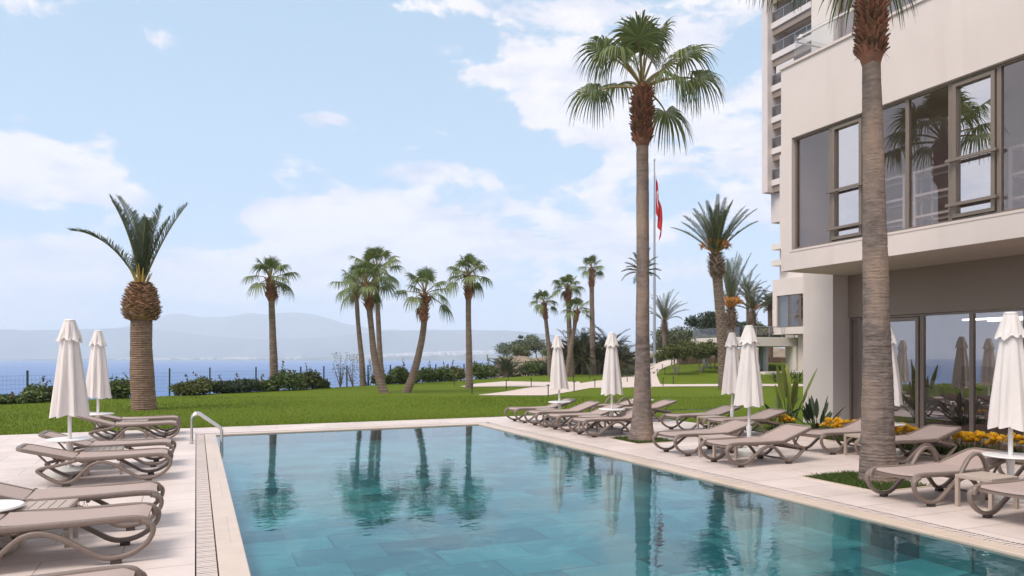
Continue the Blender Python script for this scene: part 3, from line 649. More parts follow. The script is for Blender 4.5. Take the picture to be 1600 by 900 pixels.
# ------------------------------------------------------------------ loungers
def lounger(arms=False, rise=.17):
    t_ = thing('sun_lounger', '-', 'sun lounger', (0, 0, 0), 0, 'sun loungers round the pool')
    W_ = .29
    rail = smooth_path([(-.015, .27), (.0, .325), (.05, .352), (.2, .362), (.6, .352), (1.14, .345)], 4)
    b = MB()
    for s_ in (-1, 1): b.ribbon(rail, s_*(W_+.005), .05, .055)
    b.box(.02, .065, -W_+.01, W_-.01, .305, .345); b.box(1.11, 1.155, -W_+.01, W_-.01, .325, .36); b.box(.6, .63, -W_+.01, W_-.01, .30, .335)
    b.build('frame', M['resin'], t_)
    leg = smooth_path([(.05, .34), (-.03, .30), (-.035, .225), (.02, .14), (.13, .07), (.25, .046), (.36, .065), (.5, .155), (.66, .255), (.8, .30), (.92, .275), (1.03, .185), (1.12, .09), (1.2, .048), (1.3, .055), (1.42, .115), (1.53, .2), (1.55, .235), (1.47, .262), (1.3, .29), (1.12, .335)], 4)
    for s_ in (-1, 1):
        b = MB(); b.ribbon(leg, s_*(W_+.03), .05, .042); l_ = b.build('leg', M['resin'], t_)
        
        for (u0, u1) in ((.2, .28), (1.18, 1.27)): b = MB(); b.box(u0, u1, s_*(W_+.03)-.03, s_*(W_+.03)+.03, 0, .028); b.build('foot_pad', M['rubber'], l_)
    for (u0, u1, z0, z1) in ((1.2, 1.24, .05, .075), (1.5, 1.53, .2, .235)): b = MB(); b.box(u0, u1, -W_, W_, z0, z1); b.build('stretcher', M['resin'], t_)
    # seat sling, softly crowned, front corners rounded
    b = MB(); n = 15; vs = []
    for i in range(n+1):
        s = .01+1.12*i/n; z = .379-.03*max(0, (.1-s)/.1)**2-.012*math.sin(math.pi*min(1, s/1.1)); hw = W_-.005-(.06*max(0, (.09-s)/.09)**2)
        for j in range(7): q = -1+j/3; vs.append((s, q*hw, z-.010*(1-q*q)))
    b.add(vs, [(i*7+j, (i+1)*7+j, (i+1)*7+j+1, i*7+j+1) for i in range(n) for j in range(6)], 0, True); b.build('seat', M['sling'], t_)
    # backrest
    a = math.atan2(rise, .65); bx, bz = 1.15, .352
    def bk(u, v, w): return (bx+u*math.cos(a)-w*math.sin(a), v, bz+u*math.sin(a)+w*math.cos(a))
    Lb = .66; pts = [(0, W_-.0)]; rr = .1
    for k in range(7): q = k/6*math.pi/2; pts.append((Lb-rr+rr*math.sin(q), W_-rr+rr*math.cos(q)))
    pts += [(u, -v) for u, v in reversed(pts)]
    b = MB(); N = len(pts); vs = []
    for i, (u, v) in enumerate(pts):
        p = pts[max(i-1, 0)]; q = pts[min(i+1, N-1)]; du, dv = q[0]-p[0], q[1]-p[1]; l = math.hypot(du, dv); nu, nv = -dv/l, du/l
        for (o_, w) in ((-.022, -.022), (.022, -.022), (.026, .0), (.022, .022), (-.022, .022)): vs.append(bk(u+nu*o_, v+nv*o_, w))
    b.add(vs, [(i*5+k, i*5+(k+1) % 5, (i+1)*5+(k+1) % 5, (i+1)*5+k) for i in range(N-1) for k in range(5)]+[(4, 3, 2, 1, 0), tuple((N-1)*5+k for k in range(5))], 0, True)
    back = b.build('backrest', M['resin'], t_)
    b = MB(); vs = [bk(u, v, .014) for u, v in [(.0, -W_+.02), (.0, W_-.02)]]
    vs = []
    for i in range(9):
        u = .01+(Lb-.03)*i/8; hw = W_-.02-(.0 if u < Lb-rr else (rr-math.sqrt(max(0, rr*rr-(u-(Lb-rr))**2)))*.9)
        for j in range(7): q = -1+j/3; vs.append(bk(u, q*hw, .016-.008*(1-q*q)))
    b.add(vs, [(i*7+j, (i+1)*7+j, (i+1)*7+j+1, i*7+j+1) for i in range(8) for j in range(6)], 0, True); b.build('sling_panel', M['sling'], back)
    b = MB()
    for s_ in (-1, 1): b.tube([bk(.42, s_*(W_-.05), -.02), (1.4, s_*(W_-.05), .255)], .014, 6)
    b.tube([(1.4, -W_+.05, .255), (1.4, W_-.05, .255)], .014, 6); b.build('back_support', M['resin'], t_)
    for s_ in (-1, 1):
        b = MB(); b.lathe([(0, 0), (.03, 0), (.03, .03), (0, .03)], 12); b.v = [(1.14+v[0], s_*(W_+.015+v[2]), .355+v[1]) for v in b.v]; b.build('hinge', M['resin'], t_)
    if arms:
        ap = smooth_path([(.72, .33), (.78, .42), (.88, .53), (1.0, .575), (1.1, .53), (1.17, .42), (1.2, .34)], 4)
        for s_ in (-1, 1): b = MB(); b.ribbon(ap, s_*(W_+.035), .05, .04); b.build('armrest', M['resin'], t_)
    return t_
Lp = lounger(); La = lounger(True); Lq = lounger(False, .215)
RX, RX2, LX_ = 7.58, 10.08, -.37
spots = [  # x of the foot end, y, rotation, arms, label
 (RX, 17.27, 0, 0, 'taupe lounger at the far end of the poolside row, closest to the lawn'),
 (RX, 16.02, 0, 0, 'taupe lounger second from the far end of the right poolside row'),
 (RX, 14.91, 0, 0, 'taupe lounger third from the far end of the poolside row, before a parasol'),
 (RX, 13.71, 0, 0, 'taupe lounger whose backrest is hidden by the tall full palm beside the pool'),
 (RX+.03, 10.54, .02, 0, 'taupe lounger just nearer than the tall palm planter, far one of a poolside pair'),
 (RX, 9.18, -.02, 0, 'taupe lounger standing clear mid way down the poolside row, before the central parasol'),
 (RX, 6.0, 0, 1, 'taupe lounger with raised armrests beside the cropped palm at the right'),
 (RX, 4.72, 0, 0, 'taupe lounger cut by the right edge of the picture in front of the side table'),
 (RX2-.1, 17.45, 0, 1, 'taupe lounger with armrests in the back row, farthest one behind the tall palm'),
 (RX2, 16.2, 0, 0, 'taupe back row lounger with its raised head just past the tall palm trunk'),
 (RX2, 13.78, 0, 0, 'taupe back row lounger against the lawn, far side of the hindmost twin parasol'),
 (RX2+.2, 12.5, 0, 0, 'taupe back row lounger near the banana plant, beside the hindmost twin parasol'),
 (RX2, 9.67, 0, 0, 'taupe back row lounger along the yellow flowers, left of the cropped palm trunk'),
 (RX2+.05, 8.35, 0, 0, 'taupe back row lounger along the yellow flowers, right of the cropped palm trunk'),
 (RX2+.1, 6.05, 0, 0, 'taupe back row lounger mostly hidden behind the large right hand parasol'),
 (LX_, 17.95, math.pi, 0, 'taupe lounger on the left deck nearest the lawn, behind the small slatted table'),
 (LX_, 16.6, math.pi, 0, 'taupe lounger on the left deck, second from the lawn, in front of the slatted table'),
 (LX_, 12.93, math.pi, 0, 'taupe lounger on the left deck behind the nearer parasol pole'),
 (LX_, 11.53, math.pi, 0, 'taupe lounger on the left deck shown whole, in front of the nearer parasol'),
 (LX_, 8.46, math.pi, 0, 'taupe lounger on the left deck just behind the grass pit and slatted table'),
 (LX_, 7.2, math.pi, 0, 'large taupe lounger at lower left in front of the slatted table'),
 (LX_+.02, 5.0, math.pi, 0, 'taupe lounger cropped by the bottom left corner, only its foot end showing')]
first = {0: True, 1: True, 2: True}
for (x, y, rz, ar, lab) in spots:
    if not ar and rng.random() < .45: ar = 2
    o = (Lp, La, Lq)[ar]
    rz += rng.uniform(-.03, .03)
    if first[ar]: o.location = (x, y, .002); o.rotation_euler = (0, 0, rz); o['label'] = lab; first[ar] = False
    else: dup(o, (x, y, .002), rz, lab)
# slatted side tables
def side_table(loc, rz, lab):
    t_ = thing('side_table', lab, 'side table', loc, rz, 'slatted side tables between loungers')
    b = MB(); w, d_ = .25, .21
    for k in range(6): x = -w+.012+k*(2*w-.02)/6; b.box(x, x+(2*w-.02)/6-.008, -d_+.02, d_-.02, .352, .37)
    b.box(-w, w, -d_, -d_+.018, .33, .371); b.box(-w, w, d_-.018, d_, .33, .371); b.box(-w, -w+.012, -d_+.018, d_-.018, .33, .371); b.box(w-.012, w, -d_+.018, d_-.018, .33, .371)
    b.build('table_top', M['tabletop'], t_, bevel=.003)
    for sx in (-1, 1):
        for sy in (-1, 1): b = MB(); b.box(sx*(w-.02)-.02, sx*(w-.02)+.02, sy*(d_-.02)-.02, sy*(d_-.02)+.02, 0, .33); b.build('leg', M['tabletop'], t_)
    return t_
tabs = [((8.35, 16.68), 'side table between the two loungers farthest down the poolside row'), ((8.3, 14.32), 'side table at the foot of the parasol left of the tall palm'),
 ((8.2, 9.86), 'side table between the middle poolside pair under the largest central parasol'), ((8.35, 5.38), 'side table in front of the right hand parasol pole'),
 ((10.75, 13.15), 'side table between the back row pair beside the banana plant'), ((10.7, 9.02), 'side table just left of the cropped palm trunk near the flowers'),
 ((-1.25, 12.22), 'slatted side table beside the nearer left parasol'), ((-1.2, 17.28), 'slatted side table beside the farther left parasol'), ((-1.3, 7.84), 'slatted side table at lower left beside the round white table')]
t0 = side_table((*tabs[0][0], .002), 0, tabs[0][1])
for (p, lab) in tabs[1:]: dup(t0, (*p, .002), rng.uniform(-.05, .05), lab)
# ------------------------------------------------------------------ parasols
def parasol(seed, tz=.53):
    rg = random.Random(seed)
    t_ = thing('closed_parasol', '-', 'parasol', (0, 0, 0), 0, 'closed white parasols')
    b = MB(); b.lathe([(0, 0), (.25, 0), (.26, .02), (.25, .09), (.1, .115), (0, .12)], 28); b.build('base', M['concrete'], t_)
    b = MB(); b.tube([(0, 0, .1), (0, 0, 2.22)], .026, 12); b.tube([(0, 0, .11), (0, 0, .3)], .034, 12); b.tube([(0, 0, .30), (0, 0, tz-.02)], [.034, .05], 12); b.build('pole', M['white'], t_)
    b = MB(); b.lathe([(.03, tz-.02), (.29, tz-.012), (.30, tz), (.295, tz+.012), (.03, tz+.014)], 36); b.lathe([(.03, tz-.09), (.055, tz-.02)], 16); b.build('table_top', M['white'], t_)
    def cloth(z0, z1, r0, r1, n, ph, amp, sca, m_, pw=1.0):
        b = MB(); na, nz = 120, m_; vs = []
        off = [rg.uniform(-.35, .35) for _ in range(n)]; am = [rg.uniform(.6, 1.3) for _ in range(n)]
        for i in range(nz+1):
            t2 = i/nz; 
            for k in range(na):
                a = 2*math.pi*k/na; s = a/(2*math.pi)*n; j = int(s) % n; f = s-int(s)
                g_ = 1-abs(2*f-1); g_ = g_*g_*(3-2*g_)          # fold crest between two ribs
                A = amp*am[j]*min(1, .25+t2*1.1)
                r = (r0+(r1-r0)*t2**pw)*(1-A+1.55*A*g_)+(.007*math.sin(a*3+t2*5+seed)+.0045*math.sin(a*19+t2*7+seed*2)+.003*math.sin(a*31-t2*4))*t2
                tw_ = off[j]*g_*.35*t2
                z = z0+(z1-z0)*t2+sca*(1-g_)*t2**6-sca*.4*math.sin(s*2.1+seed)*t2**6
                vs.append((r*math.cos(a+tw_+ph), r*math.sin(a+tw_+ph), z))
        b.add(vs, [(i*na+k, i*na+(k+1) % na, (i+1)*na+(k+1) % na, (i+1)*na+k) for i in range(nz) for k in range(na)], 0, True)
        return b
    b = cloth(2.12, .86, .085, .232, 8, rg.uniform(0, 1), .19, .03, 26, .8)
    b.lathe([(.0, 2.05), (.05, 2.04), (.10, 1.3), (.15, .92)], 12)      # inner cloth round the ribs
    can = b.build('canopy', M['cloth'], t_)
    b = cloth(2.25, 1.95, .075, .162, 8, rg.uniform(0, 1), .13, .045, 12, .95); b.lathe([(0, 2.262), (.06, 2.26), (.078, 2.25)], 16); b.build('vent_flap', M['cloth'], can)
    b = MB(); b.lathe([(0, 2.285), (.05, 2.283), (.072, 2.272), (.072, 2.258), (0, 2.258)], 20); b.build('finial', M['white'], t_)
    return t_
pars = [parasol(k) for k in range(3)]
pp = [(*at(875, 19.0), 'closed white parasol farthest left in the right hand group, its pole leaning slightly', .035), (*at(956, 16.35), 'closed white parasol just left of the tall full palm', 0), (11.33, 16.75, 'closed white parasol half hidden by the trunk of the tall full palm', 0),
      (11.3, 13.1, 'closed white parasol set behind a larger one, in front of the date palm trunk', 0), (8.9, 9.88, 'closed white parasol in the foreground pair left of the building corner', 0), (11.3, 9.05, 'closed white parasol peeping out behind the cropped palm trunk against the glass', 0),
      (*at(1579, 8.75), 'large closed white parasol at the right edge before the gym glass', 0), (-1.69, 12.2, 'larger closed parasol on the left deck, nearest the camera', 0), (-1.88, 17.25, 'smaller closed parasol on the left deck beside the pineapple shaped palm', 0)]
used = set()
for i, (x, y, lab, tilt) in enumerate(sorted(pp, key=lambda q: 'foreground pair' in q[2] or 'set behind' in q[2])):
    p = pars[i % 3]
    if i % 3 not in used: used.add(i % 3); o = p; o.location = (x, y, .002); o['label'] = lab; o.rotation_euler.z = i*.7
    else: o = dup(p, (x, y, .002), i*.9, lab)
    if 'foreground pair' in lab or 'set behind' in lab:
        for c in kids(o):
            if c.name.startswith('table_top'): bpy.data.objects.remove(c)
    if tilt: o.rotation_euler = (0, 0, 0); o.rotation_euler.y = -tilt
t_ = thing('round_table', 'round white pedestal table cut by the left edge of the picture', 'table', (-1.72, 7.72, .002))
b = MB(); b.lathe([(0, .385), (.28, .385), (.30, .4), (.29, .415), (0, .418)], 36); b.build('table_top', M['white'], t_)
b = MB(); b.lathe([(0, 0), (.24, 0), (.25, .03), (.2, .09), (.05, .12), (.035, .2), (.035, .385)], 24); b.build('pedestal', M['concrete'], t_)
# ------------------------------------------------------------------ pool ladder
t_ = thing('pool_ladder', 'stainless steel pool ladder rail arching over the left coping', 'pool ladder', (-.08, 15.9, 0))
for s_ in (-.23, .23):
    pts = smooth_path([(0, .0), (.0, .44), (.02, .53), (.085, .58), (.15, .57), (.24, .5), (.5, .30), (.55, .25), (.56, .18), (.56, -.1), (.56, -.27)], 5)
    b = MB(); b.tube([(x, s_, z) for x, z in pts], .025, 10); r_ = b.build('handrail', M['steel'], t_)
    b = MB(); b.lathe([(0, .0), (.055, 0), (.055, .008), (.03, .016), (0.0, .016)], 20); b.v = [(v[0], v[1]+s_, v[2]+.001) for v in b.v]; b.build('flange', M['steel'], r_)
for k in range(1): b = MB(); b.box(.50, .60, -.21, .21, -.22, -.20); b.build('rung', M['steel'], t_)
# ------------------------------------------------------------------ palms
def frond_fan(b, o, a, e, pl, Rr, droop, rg, mi=0, pmi=1, nl=34, open_=128):
    """palmate leaf: stalk plus a fan of narrow segments, split and hanging towards the tips"""
    o = Vector(o); h = Vector((math.cos(a), math.sin(a), 0)); pts = []; ang = e; p = o.copy(); n = 6
    for i in range(n+1):
        pts.append(p.copy()); st = pl/n; p = p+(h*math.cos(ang)+Vector((0, 0, math.sin(ang))))*st; ang -= droop*.10*(1 if e < 1.2 else .4)
    b.tube(pts, [.018+.014*(1-i/n) for i in range(n+1)], 4, pmi, True, False)
    P = pts[-1]; t = (pts[-1]-pts[-2]).normalized(); s = Vector((-math.sin(a), math.cos(a), 0)); nn = s.cross(t)*-1
    roll = rg.gauss(0, .25); s = s*math.cos(roll)+nn*math.sin(roll); nn = t.cross(s)
    if nn.z < 0: nn = -nn
    A = R(open_); da = 2*A/nl
    for i in range(nl):
        q = -A+(i+.5)*da; r_ = Rr*(.72+.28*math.cos(q*.72))*rg.uniform(.9, 1.06)
        d = t*math.cos(q)+s*math.sin(q); c = nn.cross(d)
        spl = .5; rad = [0.02, .28, spl, .72, .88, 1.0]; vs = []
        hang = droop*rg.uniform(.7, 1.3)
        tw = rg.uniform(-.12, .12)
        for k, f in enumerate(rad):
            rr = r_*f; x = max(0, f-.30)
            z = hang*x*x*Rr*1.05; out = d*(rr-.35*z*(1 if droop > .5 else .3)); 
            w = rr*da*.5*1.02 if f <= spl else r_*spl*da*.5*((1-f)/(1-spl))**.8+.002
            cen = P+out+nn*(.05*math.sin(f*3)*Rr)+c*tw*x*r_*.4-Vector((0, 0, z))
            fold = .35*w
            vs += [cen-c*w, cen+nn*fold*.0-nn*fold, cen+c*w]
        fs = []
        for k in range(len(rad)-1):
            fs += [(k*3, k*3+1, k*3+4, k*3+3), (k*3+1, k*3+2, k*3+5, k*3+4)]
        b.add(vs, fs, mi, False)
def frond_pin(b, o, a, e, Ln, curve, rg, mi=0, pmi=1, nl=44, ll=.42, lift=.5, bare=.14, wind=0, lw=.018):
    """feather leaf"""
    o = Vector(o); h = Vector((math.cos(a), math.sin(a), 0)); n = 14; p = o.copy(); ang = e; pts = []
    for i in range(n+1):
        pts.append(p.copy()); p = p+(h*math.cos(ang)+Vector((0, 0, math.sin(ang)))+Vector((wind*i/n, 0, 0)))*(Ln/n); ang -= curve/n*(.3+1.4*i/n)
    b.tube(pts, [.028*(1-i/n)+.006 for i in range(n+1)], 4, pmi, True, False)
    for i in range(nl):
        f = bare+(1-bare)*i/(nl-1); x = min(f*n, n-.001); j = int(x); c = pts[j].lerp(pts[min(j+1, n)], x-j); t = (pts[min(j+1, n)]-pts[j]).normalized() if j < n else t
        s = t.cross(Vector((0, 0, 1))); 
        if s.length < .1: s = Vector((-math.sin(a), math.cos(a), 0))
        s.normalize(); u = s.cross(t)
        l_ = ll*(math.sin(math.pi*(f*.82+.12))**.6)*rg.uniform(.85, 1.1)
        for sg in (-1, 1):
            ld = (s*sg*.75+t*(.62+.3*f)+u*lift*rg.uniform(.4, 1.2)).normalized(); dn = Vector((0, 0, -1))*rg.uniform(.0, .22)*l_
            wv = t*lw; m_ = c+ld*l_*.5; tip = c+ld*l_+dn
            b.add([c-wv*.5, c+wv*.5, m_+wv*.75, tip, m_-wv*.75], [(0, 1, 2, 3, 4)], mi)
def stub(b, c, d, up, l_, w, th_, mi=0):
    s = d.cross(up); s.normalize(); u = s.cross(d)
    vs = [c-s*w-u*th_, c+s*w-u*th_, c+s*w*.8+u*th_, c-s*w*.8+u*th_, c+d*l_-s*w*.45-u*th_*.4, c+d*l_+s*w*.45-u*th_*.4, c+d*l_+s*w*.4+u*th_*.4, c+d*l_-s*w*.4+u*th_*.4]
    b.add(vs, [(0, 1, 5, 4), (1, 2, 6, 5), (2, 3, 7, 6), (3, 0, 4, 7), (4, 5, 6, 7)], mi)
def trunk_mb(path, rad, rg, ring=.07, n=20, jit=.03, seed=0):
    """path: list of (x, y, z); rad: list of radii; small rings all the way up"""
    b = MB(); P = smooth_path(path, 8); Rd = smooth_path([(r,) for r in rad], 8)
    cum = [0]
    for u, v in zip(P, P[1:]): cum.append(cum[-1]+(Vector(v)-Vector(u)).length)
    tot = cum[-1]; N = max(6, int(tot/ring)); vs = []; j = 0
    for i in range(N*2+1):
        s = tot*i/(N*2)
        while j < len(cum)-2 and cum[j+1] < s: j += 1
        f = (s-cum[j])/max(1e-6, cum[j+1]-cum[j]); c = Vector(P[j]).lerp(Vector(P[j+1]), f); r = Rd[j][0]+(Rd[j+1][0]-Rd[j][0])*f
        rr = r*(1+(jit if i % 2 else -jit))*(1+rg.uniform(-.012, .012))
        for k in range(n):
            a = 2*math.pi*k/n; q = mnoise.noise(Vector((math.cos(a)*1.3+seed, math.sin(a)*1.3, c.z*.9)))*.07+mnoise.noise(Vector((math.cos(a)*4+seed, math.sin(a)*4, c.z*5)))*.035
            vs.append((c.x+rr*(1+q)*math.cos(a), c.y+rr*(1+q)*math.sin(a), c.z+.010*mnoise.noise(Vector((math.cos(a)*2, math.sin(a)*2, c.z*3+seed)))))
    M2 = N*2
    b.add(vs, [(i*n+k, i*n+(k+1) % n, (i+1)*n+(k+1) % n, (i+1)*n+k) for i in range(M2) for k in range(n)], 0, False)
    return b, Vector(P[-1])
def boots(b, P0, P1, r0, r1, cnt, rg, ln=.16, w=.05, spread=.9, prof=None, upm=.9):
    for i in range(cnt):
        f = (i+.5)/cnt; a = i*2.39996+rg.uniform(-.2, .2); c = P0.lerp(P1, f); r = prof(f) if prof else r0+(r1-r0)*f
        h = Vector((math.cos(a), math.sin(a), 0)); d = (h*spread*rg.uniform(.6, 1.2)+Vector((0, 0, upm*rg.uniform(.5, 1.2)))).normalized()
        stub(b, c+h*r*.85, d, Vector((0, 0, 1)), ln*rg.uniform(.6, 1.3), w*rg.uniform(.7, 1.2), .014+.008*rg.random())
def fan_palm(base, path, rad, boot, label, seed, fronds, pl, Rr, group='tall fan palms', bark='bark', ring=.1, dry=3, nl=30, name='fan_palm', nseg=16, jit=.03, emax=88, emin=2, extra=()):
    rg = random.Random(seed); t_ = thing(name, label, 'palm tree', base, 0, group)
    b, top = trunk_mb(path, rad, rg, ring, nseg, jit, seed); b.build('trunk', M[bark], t_)
    pz = [Vector(p) for p in path]; blen, brad, bn = boot; dirv = (pz[-1]-pz[-2]).normalized(); P1 = pz[-1]; P0 = P1-dirv*blen
    b = MB(); rt = rad[-1]
    b.tube([P0-dirv*.12, P0, P0.lerp(P1, .4), P0.lerp(P1, .8), P1+dirv*.15], [rt, rt*1.3, brad*.82, brad*.8, rt*.7], 12, 0, True)
    boots(b, P0, P1, rt*1.25, brad, bn, rg, ln=brad*(.9 if bn < 200 else .62), w=brad*(.28 if bn < 200 else .17), spread=.8, prof=lambda f: rt*1.2+(brad*.92-rt*1.2)*math.sin(math.pi*min(1, f*.8+.15)))
    if bn > 200:      # torn fibre and split stubs
        for i in range(260):
            f = rg.random(); a = rg.uniform(0, 6.28); c = P0.lerp(P1, f); h = Vector((math.cos(a), math.sin(a), 0)); r = rt*1.2+(brad*.92-rt*1.2)*math.sin(math.pi*min(1, f*.8+.15))
            p = c+h*r; q = p+(h*rg.uniform(.3, 1)+Vector((rg.gauss(0, .4), rg.gauss(0, .4), rg.uniform(-1, 1)))).normalized()*rg.uniform(.05, .16); w = Vector((-h.y, h.x, 0))*rg.uniform(.004, .012)
            b.add([p-w, p+w, q+w*.3, q-w*.3], [(0, 1, 2, 3)], 1)
    b.build('leaf_base_sheath', [M['boot'], M['boot_tan']], t_)
    b = MB()
    for i in range(fronds):
        f = i/(fronds-1); a = i*2.39996+rg.uniform(-.25, .25); e = R(emax-(emax-emin)*f**1.05)+rg.uniform(-.12, .12)
        frond_fan(b, P1+dirv*.12*(1-f), a, e, pl*rg.uniform(.8, 1.1)*(.75+.35*min(1, f*1.6)), Rr*rg.uniform(.88, 1.08)*(.8+.2*min(1, f*3)), .35+.75*f+rg.uniform(-.1, .2), rg, 0, 1, nl)
    for (a, e, p_, r_, dr) in extra: frond_fan(b, P1, a, e, p_, r_, dr, rg, 0, 1, nl)
    for i in range(dry):
        frond_fan(b, P1-dirv*.15, rg.uniform(0, 6.28), R(-35), pl*.6, Rr*.6, 1.6, rg, 2, 2, nl//2)
    b.build('crown', [M['fan'], M['petiole'], M['fan_dry']], t_)
    return t_
# the two near ones
fan_palm((8.44, 12.54, -.03), [(0, 0, 0), (.01, 0, .25), (.02, 0, .6), (.03, 0, 1.2), (.03, 0, 2.2), (.04, 0, 3.8), (.03, 0, 6.1), (.02, 0, 7.28)], [.295, .245, .205, .17, .142, .130, .124, .124], (1.05, .205, 360),
         'tallest fan palm with full green crown in a grass pit beside the pool', 11, 17, 1.0, .88, bark='bark_grey', ring=.045, dry=0, nl=46, group='fan palms in the pool deck', nseg=32, jit=.003, emin=14)
fan_palm((8.72, 7.15, -.03), [(.03, 0, 0), (.03, 0, .3), (.02, 0, 1.3), (0, 0, 2.3), (-.03, 0, 3.3), (-.06, 0, 4.4), (-.10, 0, 5.8), (-.10, 0, 7.15)], [.27, .235, .20, .172, .157, .138, .118, .118], (1.2, .178, 420),
         'near fan palm with thick bare trunk, crown cut off by the top of the picture', 12, 19, 1.15, .95, bark='bark_grey', ring=.045, dry=0, nl=46, group='fan palms in the pool deck', nseg=32, jit=.003, emin=34, extra=((math.pi-YAW+.1, .34, .95, .9, .9),))
def base_of(px, d): 
    x, y = at(px, d); return (x, y, landz(x, y)-.05)
def bent(px0, d, pts):
    """trunk bends from (px, py) pairs at depth d, relative to base"""
    x0, y0, z0 = base_of(px0, d); out = []
    for (px, py) in pts: x, y = at(px, d); out.append((x-x0, y-y0, zz(py, d)-z0))
    out[0] = (out[0][0], out[0][1], 0); return (x0, y0, z0), out
def far_fan(px, d, pts, r0, r1, boot, label, seed, n=14, pl=.85, Rr=.82, grp='fan palms standing on the lawn'):
    ba, pa = bent(px, d, pts); k = len(pa); rad = [r0+(r1-r0)*min(1, 1.6*i/(k-1)) for i in range(k)]
    return fan_palm(ba, pa, rad, boot, label, seed, n, pl, Rr, grp, 'bark', .14, 1, 26, nseg=12, jit=.03, emin=-8)
far_fan(429, 36.3, [(429, 610), (427, 550), (425, 490), (423, 438)], .225, .155, (.95, .27, 50), 'straight fan palm standing alone on the left lawn before the sea', 21)
far_fan(568, 44.4, [(568, 603), (565, 560), (560, 510), (556, 448)], .20, .14, (.6, .22, 40), 'slim fan palm leaning left, leftmost of the three clustered trunks', 22, pl=.95, Rr=.9)
far_fan(596, 43.0, [(597, 606), (594, 560), (591, 500), (588, 425)], .20, .15, (.55, .23, 40), 'tallest fan palm of the cluster of three, behind the leaning one', 23, n=20, pl=1.15, Rr=.95)
far_fan(600, 33.8, [(601, 615), (592, 590), (584, 550), (579, 500), (573, 448)], .24, .14, (1.0, .22, 60), 'fan palm with thick leaning trunk before the other two of its cluster', 24, n=18, pl=.85, Rr=.8)
far_fan(635, 34.4, [(634, 615), (645, 588), (655, 550), (662, 510), (664, 462)], .24, .15, (1.15, .21, 60), 'short fan palm with a curved trunk bending right, single on the lawn', 25, n=14, pl=.95, Rr=.78)
far_fan(733, 38.8, [(733, 608), (733, 560), (732, 500), (732, 432)], .215, .15, (1.15, .235, 60), 'straight fan palm beside the tip of the pale path', 26, n=18)
far_fan(858, 62, [(860, 588), (858, 550), (854, 510), (850, 474)], .24, .17, (1.3, .26, 40), 'fan palm rising behind the farthest left parasol of the right group', 27, grp='fan palms near the dense palm clump')
far_fan(892, 61, [(893, 590), (891, 550), (889, 500), (888, 450)], .27, .2, (1.2, .28, 40), 'fan palm in front of the dense clump, in the middle of three', 28, n=20, grp='fan palms near the dense palm clump')
far_fan(886, 60, [(885, 588), (891, 550), (897, 515), (902, 486)], .24, .17, (.8, .24, 30), 'lower fan palm crossing in front of the middle one, leaning right', 29, n=14, grp='fan palms near the dense palm clump')
far_fan(927, 67, [(927, 588), (926, 540), (925, 480), (924, 420)], .30, .22, (1.6, .3, 40), 'tall slender fan palm right of the dense clump', 30, grp='fan palms near the dense palm clump')
